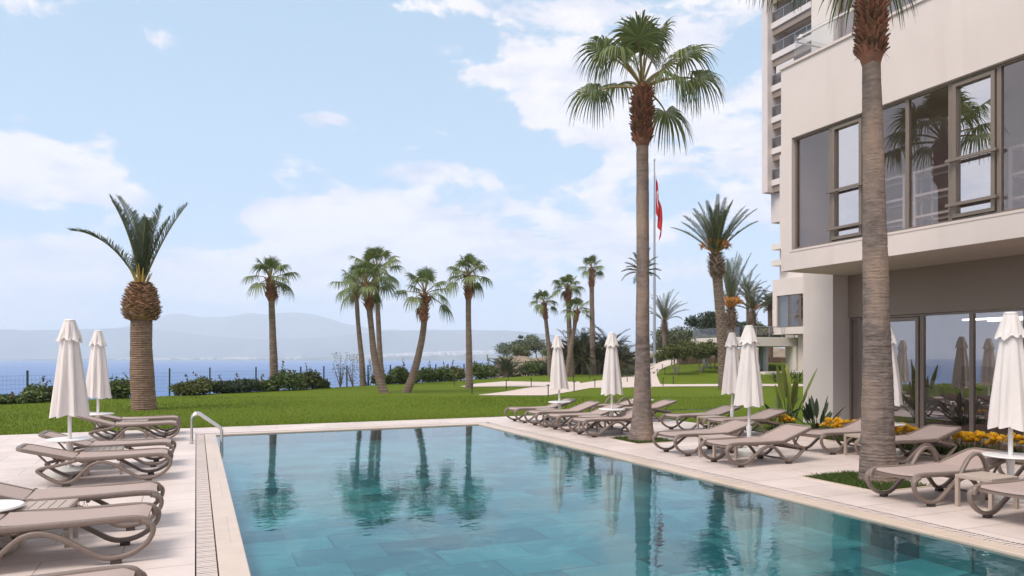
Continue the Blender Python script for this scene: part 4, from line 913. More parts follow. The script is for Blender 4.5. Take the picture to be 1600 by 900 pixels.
# date palms
def date_palm(px, d, pts, r0, r1, head, label, seed, fronds, Ln, erange, curve=.9, tan=False, fruit=0, ll=.42, nl=44, grp='date palms', wind=0, name='date_palm', leaf='date', az=None, ring=.12, lw=.018):
    rg = random.Random(seed); ba, pa = bent(px, d, pts); t_ = thing(name, label, 'palm tree', ba, 0, grp)
    k = len(pa); rad = [r0+(r1-r0)*min(1, 1.3*i/(k-1)) for i in range(k)]
    b, top = trunk_mb(pa, rad, rg, ring, 16, .02, seed)
    P1 = Vector(pa[-1]); dirv = (P1-Vector(pa[-2])).normalized()
    if not tan:      # scars of old leaves stud the trunk
        Ls = sum((Vector(q)-Vector(p)).length for p, q in zip(pa, pa[1:])); P = smooth_path(pa, 10)
        cnt = int(Ls*60)
        for i in range(cnt):
            f = i/cnt*(len(P)-1.001); j = int(f); c = Vector(P[j]).lerp(Vector(P[j+1]), f-j); a = i*2.39996; h = Vector((math.cos(a), math.sin(a), 0)); r = rad[0]+(rad[-1]-rad[0])*min(1, 1.3*i/cnt)
            stub(b, c+h*r*.95, (h*.8+Vector((0, 0, .6))).normalized(), Vector((0, 0, 1)), .06, .05, .02)
    b.build('trunk', M['bark_date' if tan else 'bark'], t_)
    hl, hr_, hn = head; b = MB(); P2 = P1+dirv*hl
    def prof(f):
        if tan: return hr_*(.80+1.0*f) if f < .2 else hr_*(.16+.84*math.sqrt(max(0, 1-((f-.2)/.82)**2)))
        return hr_*(.62+.38*math.sin(math.pi*min(1, f*.9+.1)))
    rows = [(prof(i/10)*.82, i/10) for i in range(11)]
    vs = [P1.lerp(P2, f)+Vector((math.cos(2*math.pi*k2/14)*r, math.sin(2*math.pi*k2/14)*r, 0)) for r, f in rows for k2 in range(14)]
    b.add(vs, [(i*14+k2, i*14+(k2+1) % 14, (i+1)*14+(k2+1) % 14, (i+1)*14+k2) for i in range(10) for k2 in range(14)], 0, True)
    b.add(vs[:14], [tuple(range(13, -1, -1))]); b.add(vs[-14:], [tuple(range(14))])
    boots(b, P1, P2, hr_, hr_*.5, hn, rg, ln=.12 if tan else .2, w=.085 if tan else .06, spread=.95 if tan else .8, prof=prof, upm=.45 if tan else .7)
    b.build('leaf_base_sheath', M['boot_tan' if tan else 'boot_grey'], t_)
    b = MB(); 
    for i in range(fronds):
        f = i/max(1, fronds-1); a = i*2.39996+rg.uniform(-.3, .3); e = erange[0]+(erange[1]-erange[0])*f
        if az: a, e, L_, cv_ = az[i]
        else: L_, cv_ = Ln*rg.uniform(.8, 1.08), curve*rg.uniform(.7, 1.25)*(.5+.7*f)
        frond_pin(b, P2-dirv*.15, a, e+(0 if az else rg.uniform(-.08, .08)), L_, cv_, rg, 0, 1, nl, ll, wind=wind, lw=lw)
    b.build('crown', [M[leaf], M['petiole']], t_)
    if tan:
        b = MB()
        for i in range(26):
            a = rg.uniform(0, 6.28); h = Vector((math.cos(a), math.sin(a), 0)); p = P2+h*.1-Vector((0, 0, .15)); q = p+(h*rg.uniform(.05, .5)+Vector((0, 0, 1)))*rg.uniform(.3, .75); b.tube([p, q], [.035, .012], 4)
        b.build('frond_stalk', M['stalk'], t_)
    if fruit:
        b = MB()
        for i in range(fruit):
            a = i*2.4; e = rg.uniform(.7, 1.3); p = P2+Vector((0, 0, -.1)); pts2 = [p]; 
            for q in range(5): p = p+(Vector((math.cos(a), math.sin(a), 0))*math.cos(e)+Vector((0, 0, math.sin(e))))*.17; e -= .1; pts2.append(p.copy())
            b.tube(pts2, [.045, .04, .035, .03, .03, .02], 5)
            for q in range(26): h = Vector((rg.gauss(0, 1), rg.gauss(0, 1), rg.gauss(0, 1))).normalized(); s2 = pts2[-1]; stub(b, s2, h, Vector((.3, .2, 1)), rg.uniform(.1, .26), .02, .012)
        b.build('flower_stalk', M['orange'], t_)
    return t_
YV = -YAW   # picture-plane directions: azimuth (maths) of screen right is -YAW
sr = -YAW; sl_ = math.pi-YAW
date_palm(226, 23.5, [(226, 643), (223, 600), (221, 550), (221, 500)], .40, .325, (1.22, .59, 300), 'short thick date palm with pineapple shaped head and few stiff fronds, left lawn', 41, 11, 3.2, (1.4, .7), tan=True, fruit=0, nl=80, ll=.5, ring=.07, lw=.022,
          az=[(sl_, 1.05, 3.1, 1.15), (sl_+.2, 1.42, 3.1, .5), (sl_-.2, 1.48, 3.15, .6), (sl_+.5, 1.4, 2.9, .4), (sr+.1, 1.53, 2.3, .08), (sr-.1, 1.36, 2.7, .15), (sr+.2, 1.2, 3.1, .30), (sr+.6, 1.32, 2.5, .3), (sr-.8, 1.46, 2.2, .2), (sl_+1.2, 1.5, 2.4, .2), (sr+1.4, 1.42, 2.4, .3)])
date_palm(1131, 37.6, [(1131, 610), (1130, 560), (1127, 510), (1123, 460), (1121, 434)], .28, .24, (1.3, .42, 130), 'large date palm with orange stalks behind the foreground parasol pair', 42, 30, 2.95, (1.54, .8), curve=.5, fruit=11, ll=.36, nl=60, lw=.024)
date_palm(1142, 47, [(1143, 606), (1143, 570), (1142, 540), (1142, 512)], .23, .21, (1.3, .38, 120), 'date palm with vivid orange flower stalks just behind the large one', 43, 15, 3.6, (1.5, 1.2), curve=.25, fruit=22, nl=56, wind=.12, lw=.026)
date_palm(1168, 78, [(1168, 580), (1168, 540), (1168, 470)], .16, .13, (.7, .25, 40), 'thin date palm with upright fronds behind the orange stalked one', 44, 22, 2.6, (1.5, .2), nl=34, lw=.03)
date_palm(1176, 68, [(1177, 570), (1177, 540), (1176, 505)], .24, .22, (1.2, .38, 90), 'date palm with a swollen dark head behind the terrace glass', 45, 24, 3.0, (1.5, .5), nl=36, fruit=3, lw=.03)
date_palm(1203, 82, [(1204, 570), (1204, 530), (1203, 486)], .27, .25, (.8, .34, 60), 'small dark date palm beside the wall of the distant wing', 46, 30, 2.0, (1.4, -.3), curve=1.2, nl=34, lw=.03)
date_palm(1038, 84, [(1039, 556), (1038, 530), (1038, 518)], .22, .22, (1.3, .40, 90), 'single small date palm with spread fronds right of the flagpole', 47, 22, 3.7, (1.5, .5), curve=.7, nl=40, lw=.034)
date_palm(1003, 58, [(1003, 588), (1003, 520), (1003, 440)], .32, .26, (.9, .42, 60), 'date palm whose crown shows on both sides of the tall near trunk', 48, 20, 1.9, (1.4, -.1), curve=1.0, nl=34, lw=.03)
def clump(px, d, n, Ln, label, seed, leaf, rad, hgt, er=(1.45, .15), name='palm_clump', cat='palm tree', ll=.4):
    rg = random.Random(seed); x, y, z = base_of(px, d); t_ = thing(name, label, cat, (x, y, z), 0)
    st = []
    for i in range(min(16, max(2, n//12))):
        a = rg.uniform(0, 6.28); r = rad*math.sqrt(rg.random()); hh = hgt*rg.uniform(.2, 1)*(1-r/rad*.5); cx, cy = math.cos(a)*r, math.sin(a)*r; st.append((cx, cy, hh))
        b = MB(); b.tube([(cx, cy, 0), (cx*1.05, cy*1.05, hh)], [.22, .2], 8); b.build('trunk', M['bark'], t_)
    b = MB()
    for i in range(n):
        cx, cy, hh = st[i % len(st)]; f = rg.random(); a = rg.uniform(0, 6.28)
        frond_pin(b, (cx, cy, hh), a, er[0]+(er[1]-er[0])*f, Ln*rg.uniform(.7, 1.1), rg.uniform(.5, 1.4), rg, 0, 1, 30, ll, lw=.03)
    b.build('crown', [M[leaf], M['petiole']], t_); return t_
clump(925, 70, 430, 3.0, 'broad dense clump of dark feathery palms behind the tall fan palms', 61, 'date_dark', 3.0, 3.5, (1.45, -.5), ll=.6)
clump(868, 84, 40, 2.4, 'small pale green palm clump left of the dense clump', 62, 'date', 1.5, .9)
clump(795, 63, 44, 1.9, 'low bushy palm beside the fence left of the cliff house', 63, 'date', .6, .9)
# ------------------------------------------------------------------ bushes and trees
def leafmass(b, c, r3, n, rg, size, mi=0, shell=.55, sp=1.6):
    for _ in range(n):
        v = Vector((rg.gauss(0, 1), rg.gauss(0, 1), rg.gauss(0, 1))).normalized()*(shell+(1-shell)*rg.random())
        q = 1+.22*mnoise.noise(v*2.1+Vector(c)*.3)+.14*mnoise.noise(v*5+Vector(c))
        p = Vector((c[0]+v.x*r3[0]*q, c[1]+v.y*r3[1]*q, c[2]+v.z*r3[2]*q))
        a = Vector((rg.gauss(0, 1), rg.gauss(0, 1), rg.gauss(0, 1))).normalized(); e = a.cross(Vector((rg.gauss(0, 1), rg.gauss(0, 1), rg.gauss(0, 1)))).normalized(); s = size*rg.uniform(.5, 1.4)
        b.add([p-a*s*sp*.5, p+e*s*.35, p+a*s*sp*.5, p-e*s*.35], [(0, 1, 2, 3)], mi)
def bush(px, d, w, h, label, seed, leaf='leaf', size=.07, n=1100, grp=None, z=None, name='bush', sprigs=2, cat='bush'):
    rg = random.Random(seed); x, y, z0 = base_of(px, d); z0 = z0 if z is None else z
    t_ = thing(name, label, cat, (x, y, z0), rg.uniform(0, 6), grp)
    b = MB()
    for i in range(7):
        a = rg.uniform(0, 6.28); r = w*.35*rg.random(); b.tube([(0, 0, 0), (math.cos(a)*r*.5, math.sin(a)*r*.5, h*.4), (math.cos(a)*r, math.sin(a)*r, h*.85)], [.03, .02, .008], 4)
    b.build('stem', M['twig'], t_)
    b = MB(); k = 6
    for i in range(k):
        a = rg.uniform(0, 6.28); r = w*.28*math.sqrt(rg.random()); hh = h*rg.uniform(.3, .6)
        leafmass(b, (math.cos(a)*r, math.sin(a)*r, hh), (w*rg.uniform(.26, .40), w*rg.uniform(.26, .40), h*rg.uniform(.30, .46)), n//k, rg, size, 0, .35)
    for i in range(sprigs):
        a = rg.uniform(0, 6.28); r = w*.4*rg.random(); p = Vector((math.cos(a)*r, math.sin(a)*r, h*.6))
        for q in range(14): p = p+Vector((rg.gauss(0, .03), rg.gauss(0, .03), h*.045)); leafmass(b, p, (.05, .05, .03), 2, rg, size*.8, rg.choice((0, 1)))
    b.build('foliage', [M[leaf], M['leaf_brown']], t_); return t_
G1 = 'bushes along the clifftop fence'
for i, (px, d, w, h, leaf, lab) in enumerate([
 (16, 26.3, 1.2, .45, 'leaf', 'low dark scrub bush at the left picture edge by the fence'), (55, 27.0, 1.0, .95, 'leaf', 'green bush just left of the two left parasols at the fence'), (78, 27.4, .5, .8, 'leaf_olive', 'thin reddish bush beside the larger left parasol'),
 (190, 29.5, 1.15, 1.1, 'leaf', 'rounded green bush right beside the pineapple shaped palm'),
 (292, 32.3, 1.1, .95, 'leaf_olive', 'brownish flowering bush, first one right of the pineapple shaped palm'), (318, 33.2, 1.2, 1.0, 'leaf_olive', 'olive bush second right of the pineapple shaped palm'), (352, 34.4, 1.4, .9, 'leaf_dark', 'low dark bush between the olive bush and the lone fan palm'),
 (385, 35.2, 1.4, .9, 'leaf_dark', 'dark bush left of the lone fan palm'), (412, 35.9, 1.1, .85, 'leaf', 'green bush touching the lone fan palm on its left'), (452, 36.6, 1.5, 1.25, 'leaf', 'tall green bush touching the lone fan palm on its right'),
 (480, 37.6, 1.2, 1.15, 'leaf_olive', 'reddish flowered bush right of the lone fan palm'), (502, 38.4, .8, .7, 'leaf', 'small bush ending the row right of the lone fan palm'),
 (618, 45.2, 1.2, 1.3, 'leaf', 'green bush between the palm cluster and the curved palm'), (596, 44.9, 1.2, 1.0, 'leaf', 'bush hidden behind the thick leaning trunk'), (640, 46.6, 1.2, 1.0, 'leaf', 'bush behind the foot of the curved palm'),
 (668, 48.2, 1.4, 1.2, 'leaf', 'bush right of the curved palm trunk'), (690, 49.4, 1.4, 1.2, 'leaf', 'bush midway between the curved palm and the path side palm'), (712, 51.0, 1.5, 1.25, 'leaf_olive', 'olive bush just left of the path side palm'),
 (748, 54.0, 1.6, 1.5, 'leaf', 'green bush just right of the path side palm'), (768, 56.5, 1.4, 1.3, 'leaf_olive', 'olive bush at the fence before the bushy palm'), (826, 64, 1.9, 1.6, 'leaf', 'bush right of the low bushy palm at the fence'), (848, 66, 1.8, 1.6, 'leaf_dark', 'dark bush behind the farthest parasol')]):
    bush(px, d, w*1.3, h*(.85 if d < 36 else 1.0), lab, 100+i, leaf, .12 if d > 40 else .10, 2300, G1, sprigs=1)
for i, (px, d, lab) in enumerate([(532, 40, 'bare reddish shrub left of the leaning slim palm'), (552, 41.5, 'bare twiggy shrub touching the slim leaning palm'), (576, 44.5, 'yellowish sparse shrub between the clustered trunks')]):
    bush(px, d, 1.3, 1.6, lab, 150+i, ('leaf_grey', 'leaf_grey', 'leaf_olive')[i], .06, 130, 'sparse shrubs along the clifftop fence', sprigs=9, name='shrub', cat='shrub')
def tree(px, d, w, h, label, seed, leaf='leaf_dark', n=4200, size=.16, trunk_h=.35, tr=.12, multi=1, z=None, grp=None, bark='twig', flat=1.0, name='tree'):
    rg = random.Random(seed); x, y, z0 = base_of(px, d); z0 = z0 if z is None else z
    t_ = thing(name, label, 'tree', (x, y, z0), 0, grp); b = MB(); tips = []
    for m_ in range(multi):
        a0 = rg.uniform(0, 6.28); sp_ = (w*.12 if multi > 1 else 0)
        top = Vector((math.cos(a0)*sp_*1.6, math.sin(a0)*sp_*1.6, h*trunk_h)); b.tube([(0, 0, 0), top*.5+Vector((0, 0, .02)), top], [tr*1.3, tr, tr*.8], 7)
        for k in range(6 if multi == 1 else 3):
            a = rg.uniform(0, 6.28); r = w*.36*rg.uniform(.5, 1); tip = Vector((math.cos(a)*r, math.sin(a)*r, h*rg.uniform(.55, .88)))+top*.2; mid = top.lerp(tip, .5)+Vector((0, 0, .08*h)); b.tube([top, mid, tip], [tr*.6, tr*.35, tr*.12], 5); tips.append(tip)
    b.build('trunk', M[bark], t_)
    b = MB(); tips += [Vector((rg.gauss(0, w*.16), rg.gauss(0, w*.16), h*rg.uniform(.6, .8))) for _ in range(5)]
    for tp in tips:
        r = w*rg.uniform(.15, .24); leafmass(b, tp, (r, r, r*.75*flat), n//len(tips), rg, size, 0, .3)
    b.build('crown', M[leaf], t_); return t_
TG = 'multi stemmed shrubs on the far lawn'
tree(1057, 54, 3.0, 2.35, 'light barked multi stemmed shrub on the far lawn, left one', 201, 'leaf_olive', 9000, .10, .34, .055, 3, grp=TG, bark='twig_pale')
tree(1096, 56, 3.1, 2.45, 'light barked multi stemmed shrub on the far lawn, middle one', 202, 'leaf_olive', 9000, .10, .30, .055, 3, grp=TG, bark='twig_pale')
tree(1115, 60, 3.0, 2.5, 'light barked multi stemmed shrub touching the large date palm', 203, 'leaf_olive', 9000, .10, .30, .055, 2, grp=TG, bark='twig_pale')
TB = 'trees behind the far lawn'
tree(1108, 92, 6.5, 5.3, 'dark round evergreen behind the large date palm', 211, 'leaf_dark', 9000, .2, grp=TB)
tree(1150, 98, 6.0, 5.0, 'dark evergreen right of the large date palm', 212, 'leaf_dark', 6500, .2, grp=TB)
tree(1048, 92, 6.0, 3.2, 'pale green tree behind the flagpole and small date palm', 213, 'leaf_grey', 9000, .18, grp=TB)
tree(1070, 90, 6.0, 3.3, 'pale grey green tree between small date palm and dark evergreen', 214, 'leaf_grey', 9000, .18, grp=TB)
tree(1030, 96, 4.0, 2.3, 'low pale tree just behind the flagpole', 215, 'leaf_grey', 3500, .16, grp=TB)
tree(1128, 74, 4.0, 2.6, 'olive tree in shade behind the trunk of the large date palm', 216, 'leaf_olive', 5000, .13, grp=TB)
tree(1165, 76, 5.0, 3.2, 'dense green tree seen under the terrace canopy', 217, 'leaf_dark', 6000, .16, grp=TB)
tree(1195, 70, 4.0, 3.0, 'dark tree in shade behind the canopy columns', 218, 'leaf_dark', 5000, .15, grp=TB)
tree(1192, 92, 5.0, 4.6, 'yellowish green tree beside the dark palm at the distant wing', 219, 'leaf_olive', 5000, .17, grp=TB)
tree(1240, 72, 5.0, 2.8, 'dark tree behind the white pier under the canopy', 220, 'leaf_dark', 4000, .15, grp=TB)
tree(978, 95, 3.6, 3.2, 'grey green tree right of the dense palm clump', 221, 'leaf_grey', 3500, .17, grp=TB)
TH = 'trees on the headland'
tree(792, 150, 7, 4.2, 'pale tree leftmost on the far headland', 231, 'leaf_grey', 4000, .25, z=.2, grp=TH)
tree(838, 150, 8, 5.3, 'pale tree on the headland above the cliff house', 232, 'leaf_grey', 4500, .25, z=.2, grp=TH)
tree(815, 140, 5, 3.4, 'olive tree between the two pale headland trees', 233, 'leaf_olive', 3000, .22, z=0, grp=TH)
tree(819, 175, 3.5, 6.2, 'small dark palm like tree on the headland skyline', 234, 'leaf_dark', 1500, .3, trunk_h=.6, z=.3, grp=TH)
tree(866, 110, 5, 4, 'green tree behind the farthest parasol and its palm', 235, 'leaf', 4000, .2, z=-.5, grp=TH)
x, y = at(836, 120); ch = thing('cliff_house', 'small brown stone house on the headland below the trees', 'house', (x, y, -3), -YAW)
b = MB(); b.box(-1.9, 2.6, -1.5, 1.5, 0, 3.6); b.build('wall', M['rock'], ch)
M['tile'] = mat('roof_tile', (.42, .22, .14), .9, (3, .2)); b = MB(); b.box(-2.1, 2.8, -1.7, 1.7, 3.6, 3.9); b.build('roof', M['tile'], ch)
b = MB(); b.box(-.6, .6, -1.54, -1.5, 1.6, 2.6); b.build('window', M['tower_in'], ch)
# low hedge along the rising path
rg = random.Random(77)
for i, (px, py, w, h) in enumerate([(992, 589, 2.0, .9), (1000, 580, 2.2, 1.0), (1010, 573, 2.4, .9), (1022, 568.5, 2.6, .8), (1034, 565.5, 2.8, .8), (1046, 562.5, 2.8, .7)]):
    x, y = hit(px, py); dd = pd(x, y)[1]
    bush(px-8, dd+1.2, w, h, ('brownish hedge bush at the foot of the rising path', 'brownish hedge bush second up the rising path', 'hedge bush halfway up the rising path, left side', 'hedge bush just left of the flagpole foot', 'hedge bush under the white railing', 'hedge bush topmost beside the path')[i], 300+i, 'leaf_olive' if i % 2 else 'leaf_dark', .08, 1500, 'hedge along the rising path', sprigs=2)
# ------------------------------------------------------------------ fence, bollards, flagpole
def fence(pts, label, post_px):
    """green posts with welded wire; pts are (px, depth)"""
    x0, y0 = at(*pts[0]); f_ = thing('wire_fence', label, 'fence', (x0, y0, 0))
    W3 = []
    for p in pts: x, y = at(*p); W3.append(Vector((x-x0, y-y0, th(x, y)-.1)))
    b = MB()
    for a, c in zip(W3, W3[1:]):
        l_ = (c-a).length; n = max(1, int(l_/.14)); dv = (c-a)/l_; s = Vector((-dv.y, dv.x, 0)).normalized()
        for i in range(n):
            p = a.lerp(c, i/n); w = dv*.0022; b.add([p-w, p+w, p+w+Vector((0, 0, 1.45)), p-w+Vector((0, 0, 1.45))], [(0, 1, 2, 3)])
        for k in range(9):
            z = .05+k*.17; w = Vector((0, 0, .003)); u = Vector((0, 0, z)); b.add([a+u-w, c+u-w, c+u+w, a+u+w], [(0, 1, 2, 3)])
    b.build('wire_mesh', M['fence'], f_)
    for p in post_px:
        x, y = at(*p); z = th(x, y)-.2; b = MB(); b.box(x-x0-.035, x-x0+.035, y-y0-.035, y-y0+.035, z, z+1.72); b.build('post', M['fence'], f_)
fd = lambda px: lerp(CREST, px)+1.6
L1 = [(px, fd(px)) for px in (-260, -120, -30, 43, 125, 208, 265, 328)]
fence(L1, 'dark green wire fence along the left cliff edge behind the parasols', L1)
L2 = [(px, fd(px)) for px in (328, 400, 470, 506, 542, 575, 610, 672)]
fence(L2, 'dark green wire fence between the lone palm and the palm cluster', L2[1:])
L3 = [(px, fd(px)) for px in (672, 681, 700, 725, 750, 773, 800, 821, 836, 860, 885, 915, 945, 975)]
fence(L3, 'dark green wire fence from the curved palm to the dense palm clump', L3[1:])
bl0 = thing('bollard_lamp', '-', 'bollard lamp', (0, 0, 0), 0, 'small bollard lamps along the paths')
b = MB(); b.tube([(0, 0, 0), (0, 0, .46)], .025, 8); b.build('post', M['black'], bl0)
b = MB(); b.lathe([(0, .46), (.07, .46), (.075, .475), (.07, .50), (0, .505)], 12); b.build('lamp_head', M['black'], bl0)
bp = [(710, 602, 'on the grass left of the path side palm'), (737.5, 615.5, 'on the grass in front of the path side palm'), (791, 608.5, 'on the grass island between the two pale paths'), (794, 595, 'behind the upper path left of the bushy palm'), (830, 604.5, 'where the grass island meets the plaza'),
      (856.5, 617.5, 'at the near edge of the plaza beside the farthest parasol'), (897, 611, 'at the near plaza edge, left of the central parasol'), (929.5, 605.5, 'at the plaza edge touching the parasol by the tall palm'), (896, 596, 'at the far plaza edge below the crossed palms'), (921.5, 592.5, 'at the far plaza edge below the tall slender palm'),
      (980, 597, 'at the corner where the path turns uphill'), (981, 584, 'on the left of the path mouth going uphill'), (1027, 587, 'on the right of the uphill path, lowest one'), (1035, 578.5, 'on the right of the uphill path, highest one'), (1039, 585, 'on the lawn corner beside the uphill path'), (1036, 603.5, 'on the narrow path right of the tall palm'), (1052, 600, 'on the narrow path, right one of two')]
for i, (px, py, lab) in enumerate(bp):
    x, y = hit(px, py); lab = 'small black bollard lamp '+lab
    if i == 0: bl0.location = (x, y, landz(x, y)-.01); bl0['label'] = lab
    else: dup(bl0, (x, y, landz(x, y)-.01), 0, lab)
x, y = at(1022.5, 70); fp = thing('flagpole', 'tall grey flagpole on the far lawn', 'flagpole', (x, y, th(x, y)-.05), 0)
b = MB(); b.tube([(0, 0, 0), (0, 0, 8), (0, 0, 14), (0, 0, 19.9)], [.15, .135, .10, .06], 14); b.build('pole', M['pole'], fp)
b = MB(); b.lathe([(0, 19.9), (.1, 19.95), (.12, 20.05), (0, 20.2)], 12); b.build('finial', M['pole'], fp)
b = MB(); b.lathe([(0, 0), (.5, 0), (.5, .12), (.26, .16), (0, .2)], 20); b.build('base', M['concrete'], fp)
# limp flag with crescent and star
b = MB(); nu, nv = 110, 70; vs = []
ux, uy = math.cos(-YAW), math.sin(-YAW)
for i in range(nu+1):
    for j in range(nv+1):
        u, v = i/nu, j/nv                       # u along the fly, v downwards
        z = 0-3.9*v*(1-.45*u)-3.4*u**1.15-1.2*u*v
        l_ = .08+.62*(u**.75)*(1-.25*v)*(.35+.65*min(1, (3.9*v+3*u)/4.5)); q = .45*math.sin(12*u+2.4*v)*min(1, 3*u)
        l_ += .12*math.sin(13*u+4*v)*u
        vs.append((l_*ux-q*uy, l_*uy+q*ux, z))
fs, ms = [], []
import_star = []
def in_star(a, c_, cx, cy, r):
    dx, dy = a-cx, c_-cy; rr = math.hypot(dx, dy); an_ = (math.atan2(dy, dx)+math.pi) % (2*math.pi/5)-math.pi/5
    return rr < r*.40/max(.25, math.cos(an_)*1.0-.62*abs(math.sin(an_))*-0.0)*(1 if abs(an_) < .2 else .0)+r*.45*(1-abs(an_)/.63)
for i in range(nu):
    for j in range(nv):
        U, V = (i+.5)/nu*1.5, (j+.5)/nv
        cres = math.hypot(U-.5, V-.5) < .25 and math.hypot(U-.5625, V-.5) > .2
        star = in_star(U, V, .80, .5, .125)
        b.v = b.v; fs.append((i*(nv+1)+j, (i+1)*(nv+1)+j, (i+1)*(nv+1)+j+1, i*(nv+1)+j+1)); ms.append(1 if (cres or star) else 0)
b.v = vs; b.f = fs; b.m = ms; b.sm = [True]*len(fs)
o = b.build('flag', [M['flag_red'], M['flag_white']]); x, y = at(1023.3, 69.7); o.location = (x, y, th(x, y)+18.6); tag(o, 'limp red flag with white crescent and star hanging from the tall pole', 'flag')
x, y = hit(1034, 566); rl = thing('railing', 'low white railing at the top of the rising path', 'railing', (*at(1032, 82), th(*at(1032, 82))), -YAW)
b = MB(); b.box(-.6, 2.4, -.03, .03, 1.0, 1.06); b.box(-.6, 2.4, -.02, .02, .15, .2); b.build('rail', M['white'], rl)
for k in range(9): b = MB(); b.box(-.6+k*.37, -.56+k*.37, -.02, .02, 0, 1.0); b.build('baluster', M['white'], rl)
# ------------------------------------------------------------------ flower bed
b = MB(); b.add([(11.97, -4, .0), (15.18, -4, .0), (15.18, 12.95, .0), (11.97, 12.95, .0)], [(0, 1, 2, 3)]); struct(b.build('bed_soil', M['soil']))
b = MB(); b.box(11.93, 11.97, -4, 12.95, -.1, .02); struct(b.build('bed_edging', M['coping']))
rg = random.Random(5); protos = []
def flower(seed):
    r_ = random.Random(seed); t_ = thing('flower_plant', '-', 'flower', (0, 0, 0), 0, 'yellow flowers in the bed along the building')
    b = MB()
    for i in range(70):
        a = r_.uniform(0, 6.28); l_ = r_.uniform(.14, .28); e = r_.uniform(.4, 1.3); w = .014; c = Vector((r_.gauss(0, .07), r_.gauss(0, .07), 0)); d = Vector((math.cos(a)*math.cos(e), math.sin(a)*math.cos(e), math.sin(e))); s = Vector((-math.sin(a), math.cos(a), 0))*w
        b.add([c, c+d*l_*.5+s, c+d*l_-Vector((0, 0, .02)), c+d*l_*.5-s], [(0, 1, 2, 3)])
    b.build('foliage', M['leaf'], t_)
    b = MB()
    for i in range(r_.randint(7, 11)):
        c = Vector((r_.gauss(0, .085), r_.gauss(0, .085), r_.uniform(.24, .36))); s2 = r_.uniform(.034, .05)
        b.tube([(c.x*.5, c.y*.5, 0), (c.x, c.y, c.z)], .003, 3, 1, True, False)
        for ring in range(3):
            for k in range(6):
                a = k*1.047+ring*.5+r_.uniform(-.2, .2); e = .15+ring*.5; d = Vector((math.cos(a)*math.cos(e), math.sin(a)*math.cos(e), math.sin(e))); q = Vector((-math.sin(a), math.cos(a), 0))*s2*.7
                b.add([c, c+d*s2*.8+q, c+d*s2*1.5, c+d*s2*.8-q], [(0, 1, 2, 3)])
    b.build('blossom', [M['petal'], M['leaf']], t_); return t_
ORD = 'first second third fourth fifth sixth seventh eighth ninth tenth eleventh twelfth thirteenth fourteenth fifteenth sixteenth seventeenth eighteenth'.split(); cntw = {}
fl = [flower(s) for s in range(4)]; cnt = 0; fu = set()
pos = []
y = 12.6
while y > 3.0:
    for row in range(2):
        x = 12.14+row*.27+rg.uniform(-.06, .06); gap = mnoise.noise(Vector((y*.9, row*3.1, 0)))
        if gap > -.12: pos.append((x, y+rg.uniform(-.07, .07)))
    y -= .235
for i, (x, y) in enumerate(pos):
    p = fl[i % 4]; px_ = pd(x, y)[0]
    where = 'beside the banana plant' if y > 11.6 else 'under the green bird of paradise plant' if y > 10.8 else 'between corner plant and cropped palm' if y > 9.2 else 'behind the lounger right of the cropped palm' if y > 7.8 else 'below the clear gym panes' if y > 6.2 else 'by the large right hand parasol'
    key = (where, round((x-12.14)/.27)); cntw[key] = cntw.get(key, 0)+1
    lab = ('back' if key[1] else 'front')+' row yellow flower clump, '+ORD[cntw[key]-1]+' one '+where
    if i % 4 not in fu: fu.add(i % 4); p.location = (x, y, .0); p['label'] = lab; p.rotation_euler.z = i
    else: dup(p, (x, y, 0), i*1.3, lab, rg.uniform(.85, 1.2))
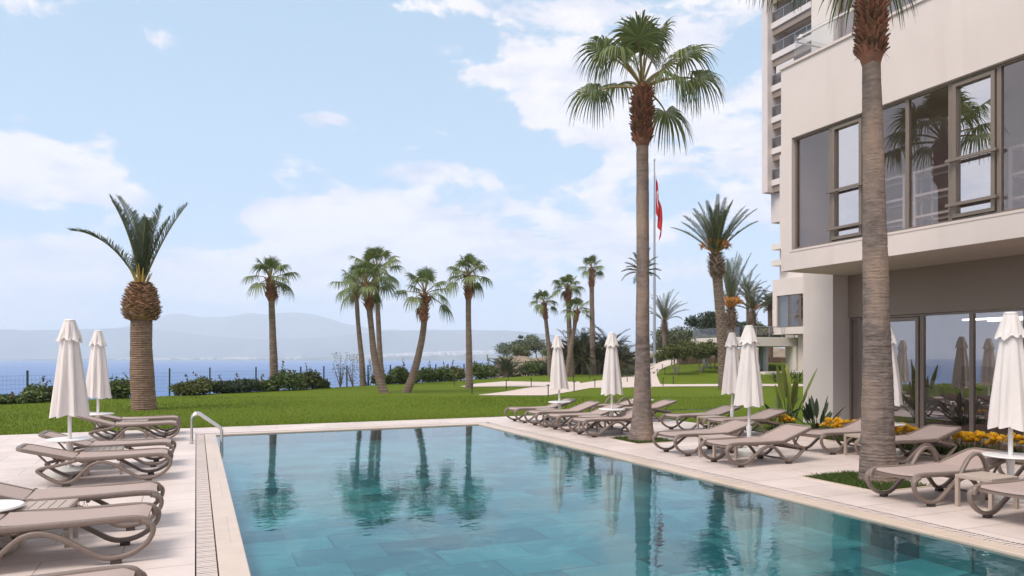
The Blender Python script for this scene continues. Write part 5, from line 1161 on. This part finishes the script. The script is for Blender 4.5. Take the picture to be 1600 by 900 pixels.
# broad leaved plants at the bed
def blade_plant(loc, n, ln, w, leafm, label, name, seed, er=(1.5, .9), curve=.5, cat='plant', grp=None):
    r_ = random.Random(seed); t_ = thing(name, label, cat, loc, 0, grp); b = MB(); sb = MB()
    for i in range(n):
        a = i*2.4+r_.uniform(-.4, .4); e = er[0]+(er[1]-er[0])*r_.random(); L_ = ln*r_.uniform(.6, 1.1); cv_ = curve*r_.uniform(.5, 1.5); p = Vector((math.cos(a), math.sin(a), 0))*.07; pts = []; N = 9; ang = e
        h = Vector((math.cos(a), math.sin(a), 0)); s = Vector((-math.sin(a), math.cos(a), 0))
        for k in range(N+1): pts.append(p.copy()); p = p+(h*math.cos(ang)+Vector((0, 0, math.sin(ang))))*L_/N; ang -= cv_/N*(k/N*2)
        sb.tube(pts[:5], [.018, .015, .012, .01, .007], 5, 0, True, False)
        vs = []; st = 4
        for k in range(st, N+1):
            f = (k-st)/(N-st); ww = w*math.sin(math.pi*min(1, f*.9+.08))**.7*r_.uniform(.95, 1.05); t = (pts[min(k+1, N)]-pts[k-1]).normalized(); u = s.cross(t)
            vs += [pts[k]-s*ww+u*ww*.35, pts[k], pts[k]+s*ww+u*ww*.35]
        m_ = N-st; b.add(vs, [(k*3+j, k*3+j+1, (k+1)*3+j+1, (k+1)*3+j) for k in range(m_) for j in range(2)], 0, True)
    sb.build('stem', M['leaf'], t_); b.build('foliage', M[leafm], t_); return t_
x, y = at(1234, 17.2); blade_plant((x, y, 0), 12, 1.55, .08, 'leaf_pale', 'tall yellow green banana like plant at the corner of the bed', 'banana_plant', 8, (1.57, 1.25), .35)
x, y = at(1218, 17.3); blade_plant((x, y, 0), 9, .9, .06, 'leaf', 'low dark leaved plant at the foot of the banana like plant', 'leafy_plant', 4, (1.3, .7), .7)
x, y = at(1276, 16.2); blade_plant((x, y, 0), 22, .85, .05, 'leaf_dark', 'dark green bird of paradise plant before the white pier', 'bird_of_paradise_plant', 6, (1.5, .65), .35)
for i, px in enumerate((1214, 1232, 1248)):
    x, y = at(px, 46.5); blade_plant((x, y, th(x, y)), 26, .9, .035, 'leaf_dark', ('small dark tuft before the planter wall, left one', 'small dark tuft before the planter wall, middle one', 'small dark tuft before the planter wall nearest the pier')[i], 'leafy_plant', 20+i, (1.5, .5), .6, grp='tufts before the far planter wall')
# dry twig on the left deck beside the lounger row
rg = random.Random(9); t_ = thing('dry_weed', 'thin dry weed stalks rising behind the second left lounger pair', 'weed', (-1.22, 9.6, 0)); b = MB()
for i in range(7):
    a = rg.uniform(0, 6.28); h = rg.uniform(.12, .26); p = Vector((rg.gauss(0, .05), rg.gauss(0, .03), 0)); q = p+Vector((math.cos(a)*.05, math.sin(a)*.05, h)); b.tube([p, q], .0025, 4); b.tube([q-Vector((0, 0, .01)), q+Vector((0, 0, .015))], .008, 5)
    b.tube([p.lerp(q, .6), p.lerp(q, .6)+Vector((.03, .01, .06))], .0018, 4)
b.build('stalk', M['twig'], t_)
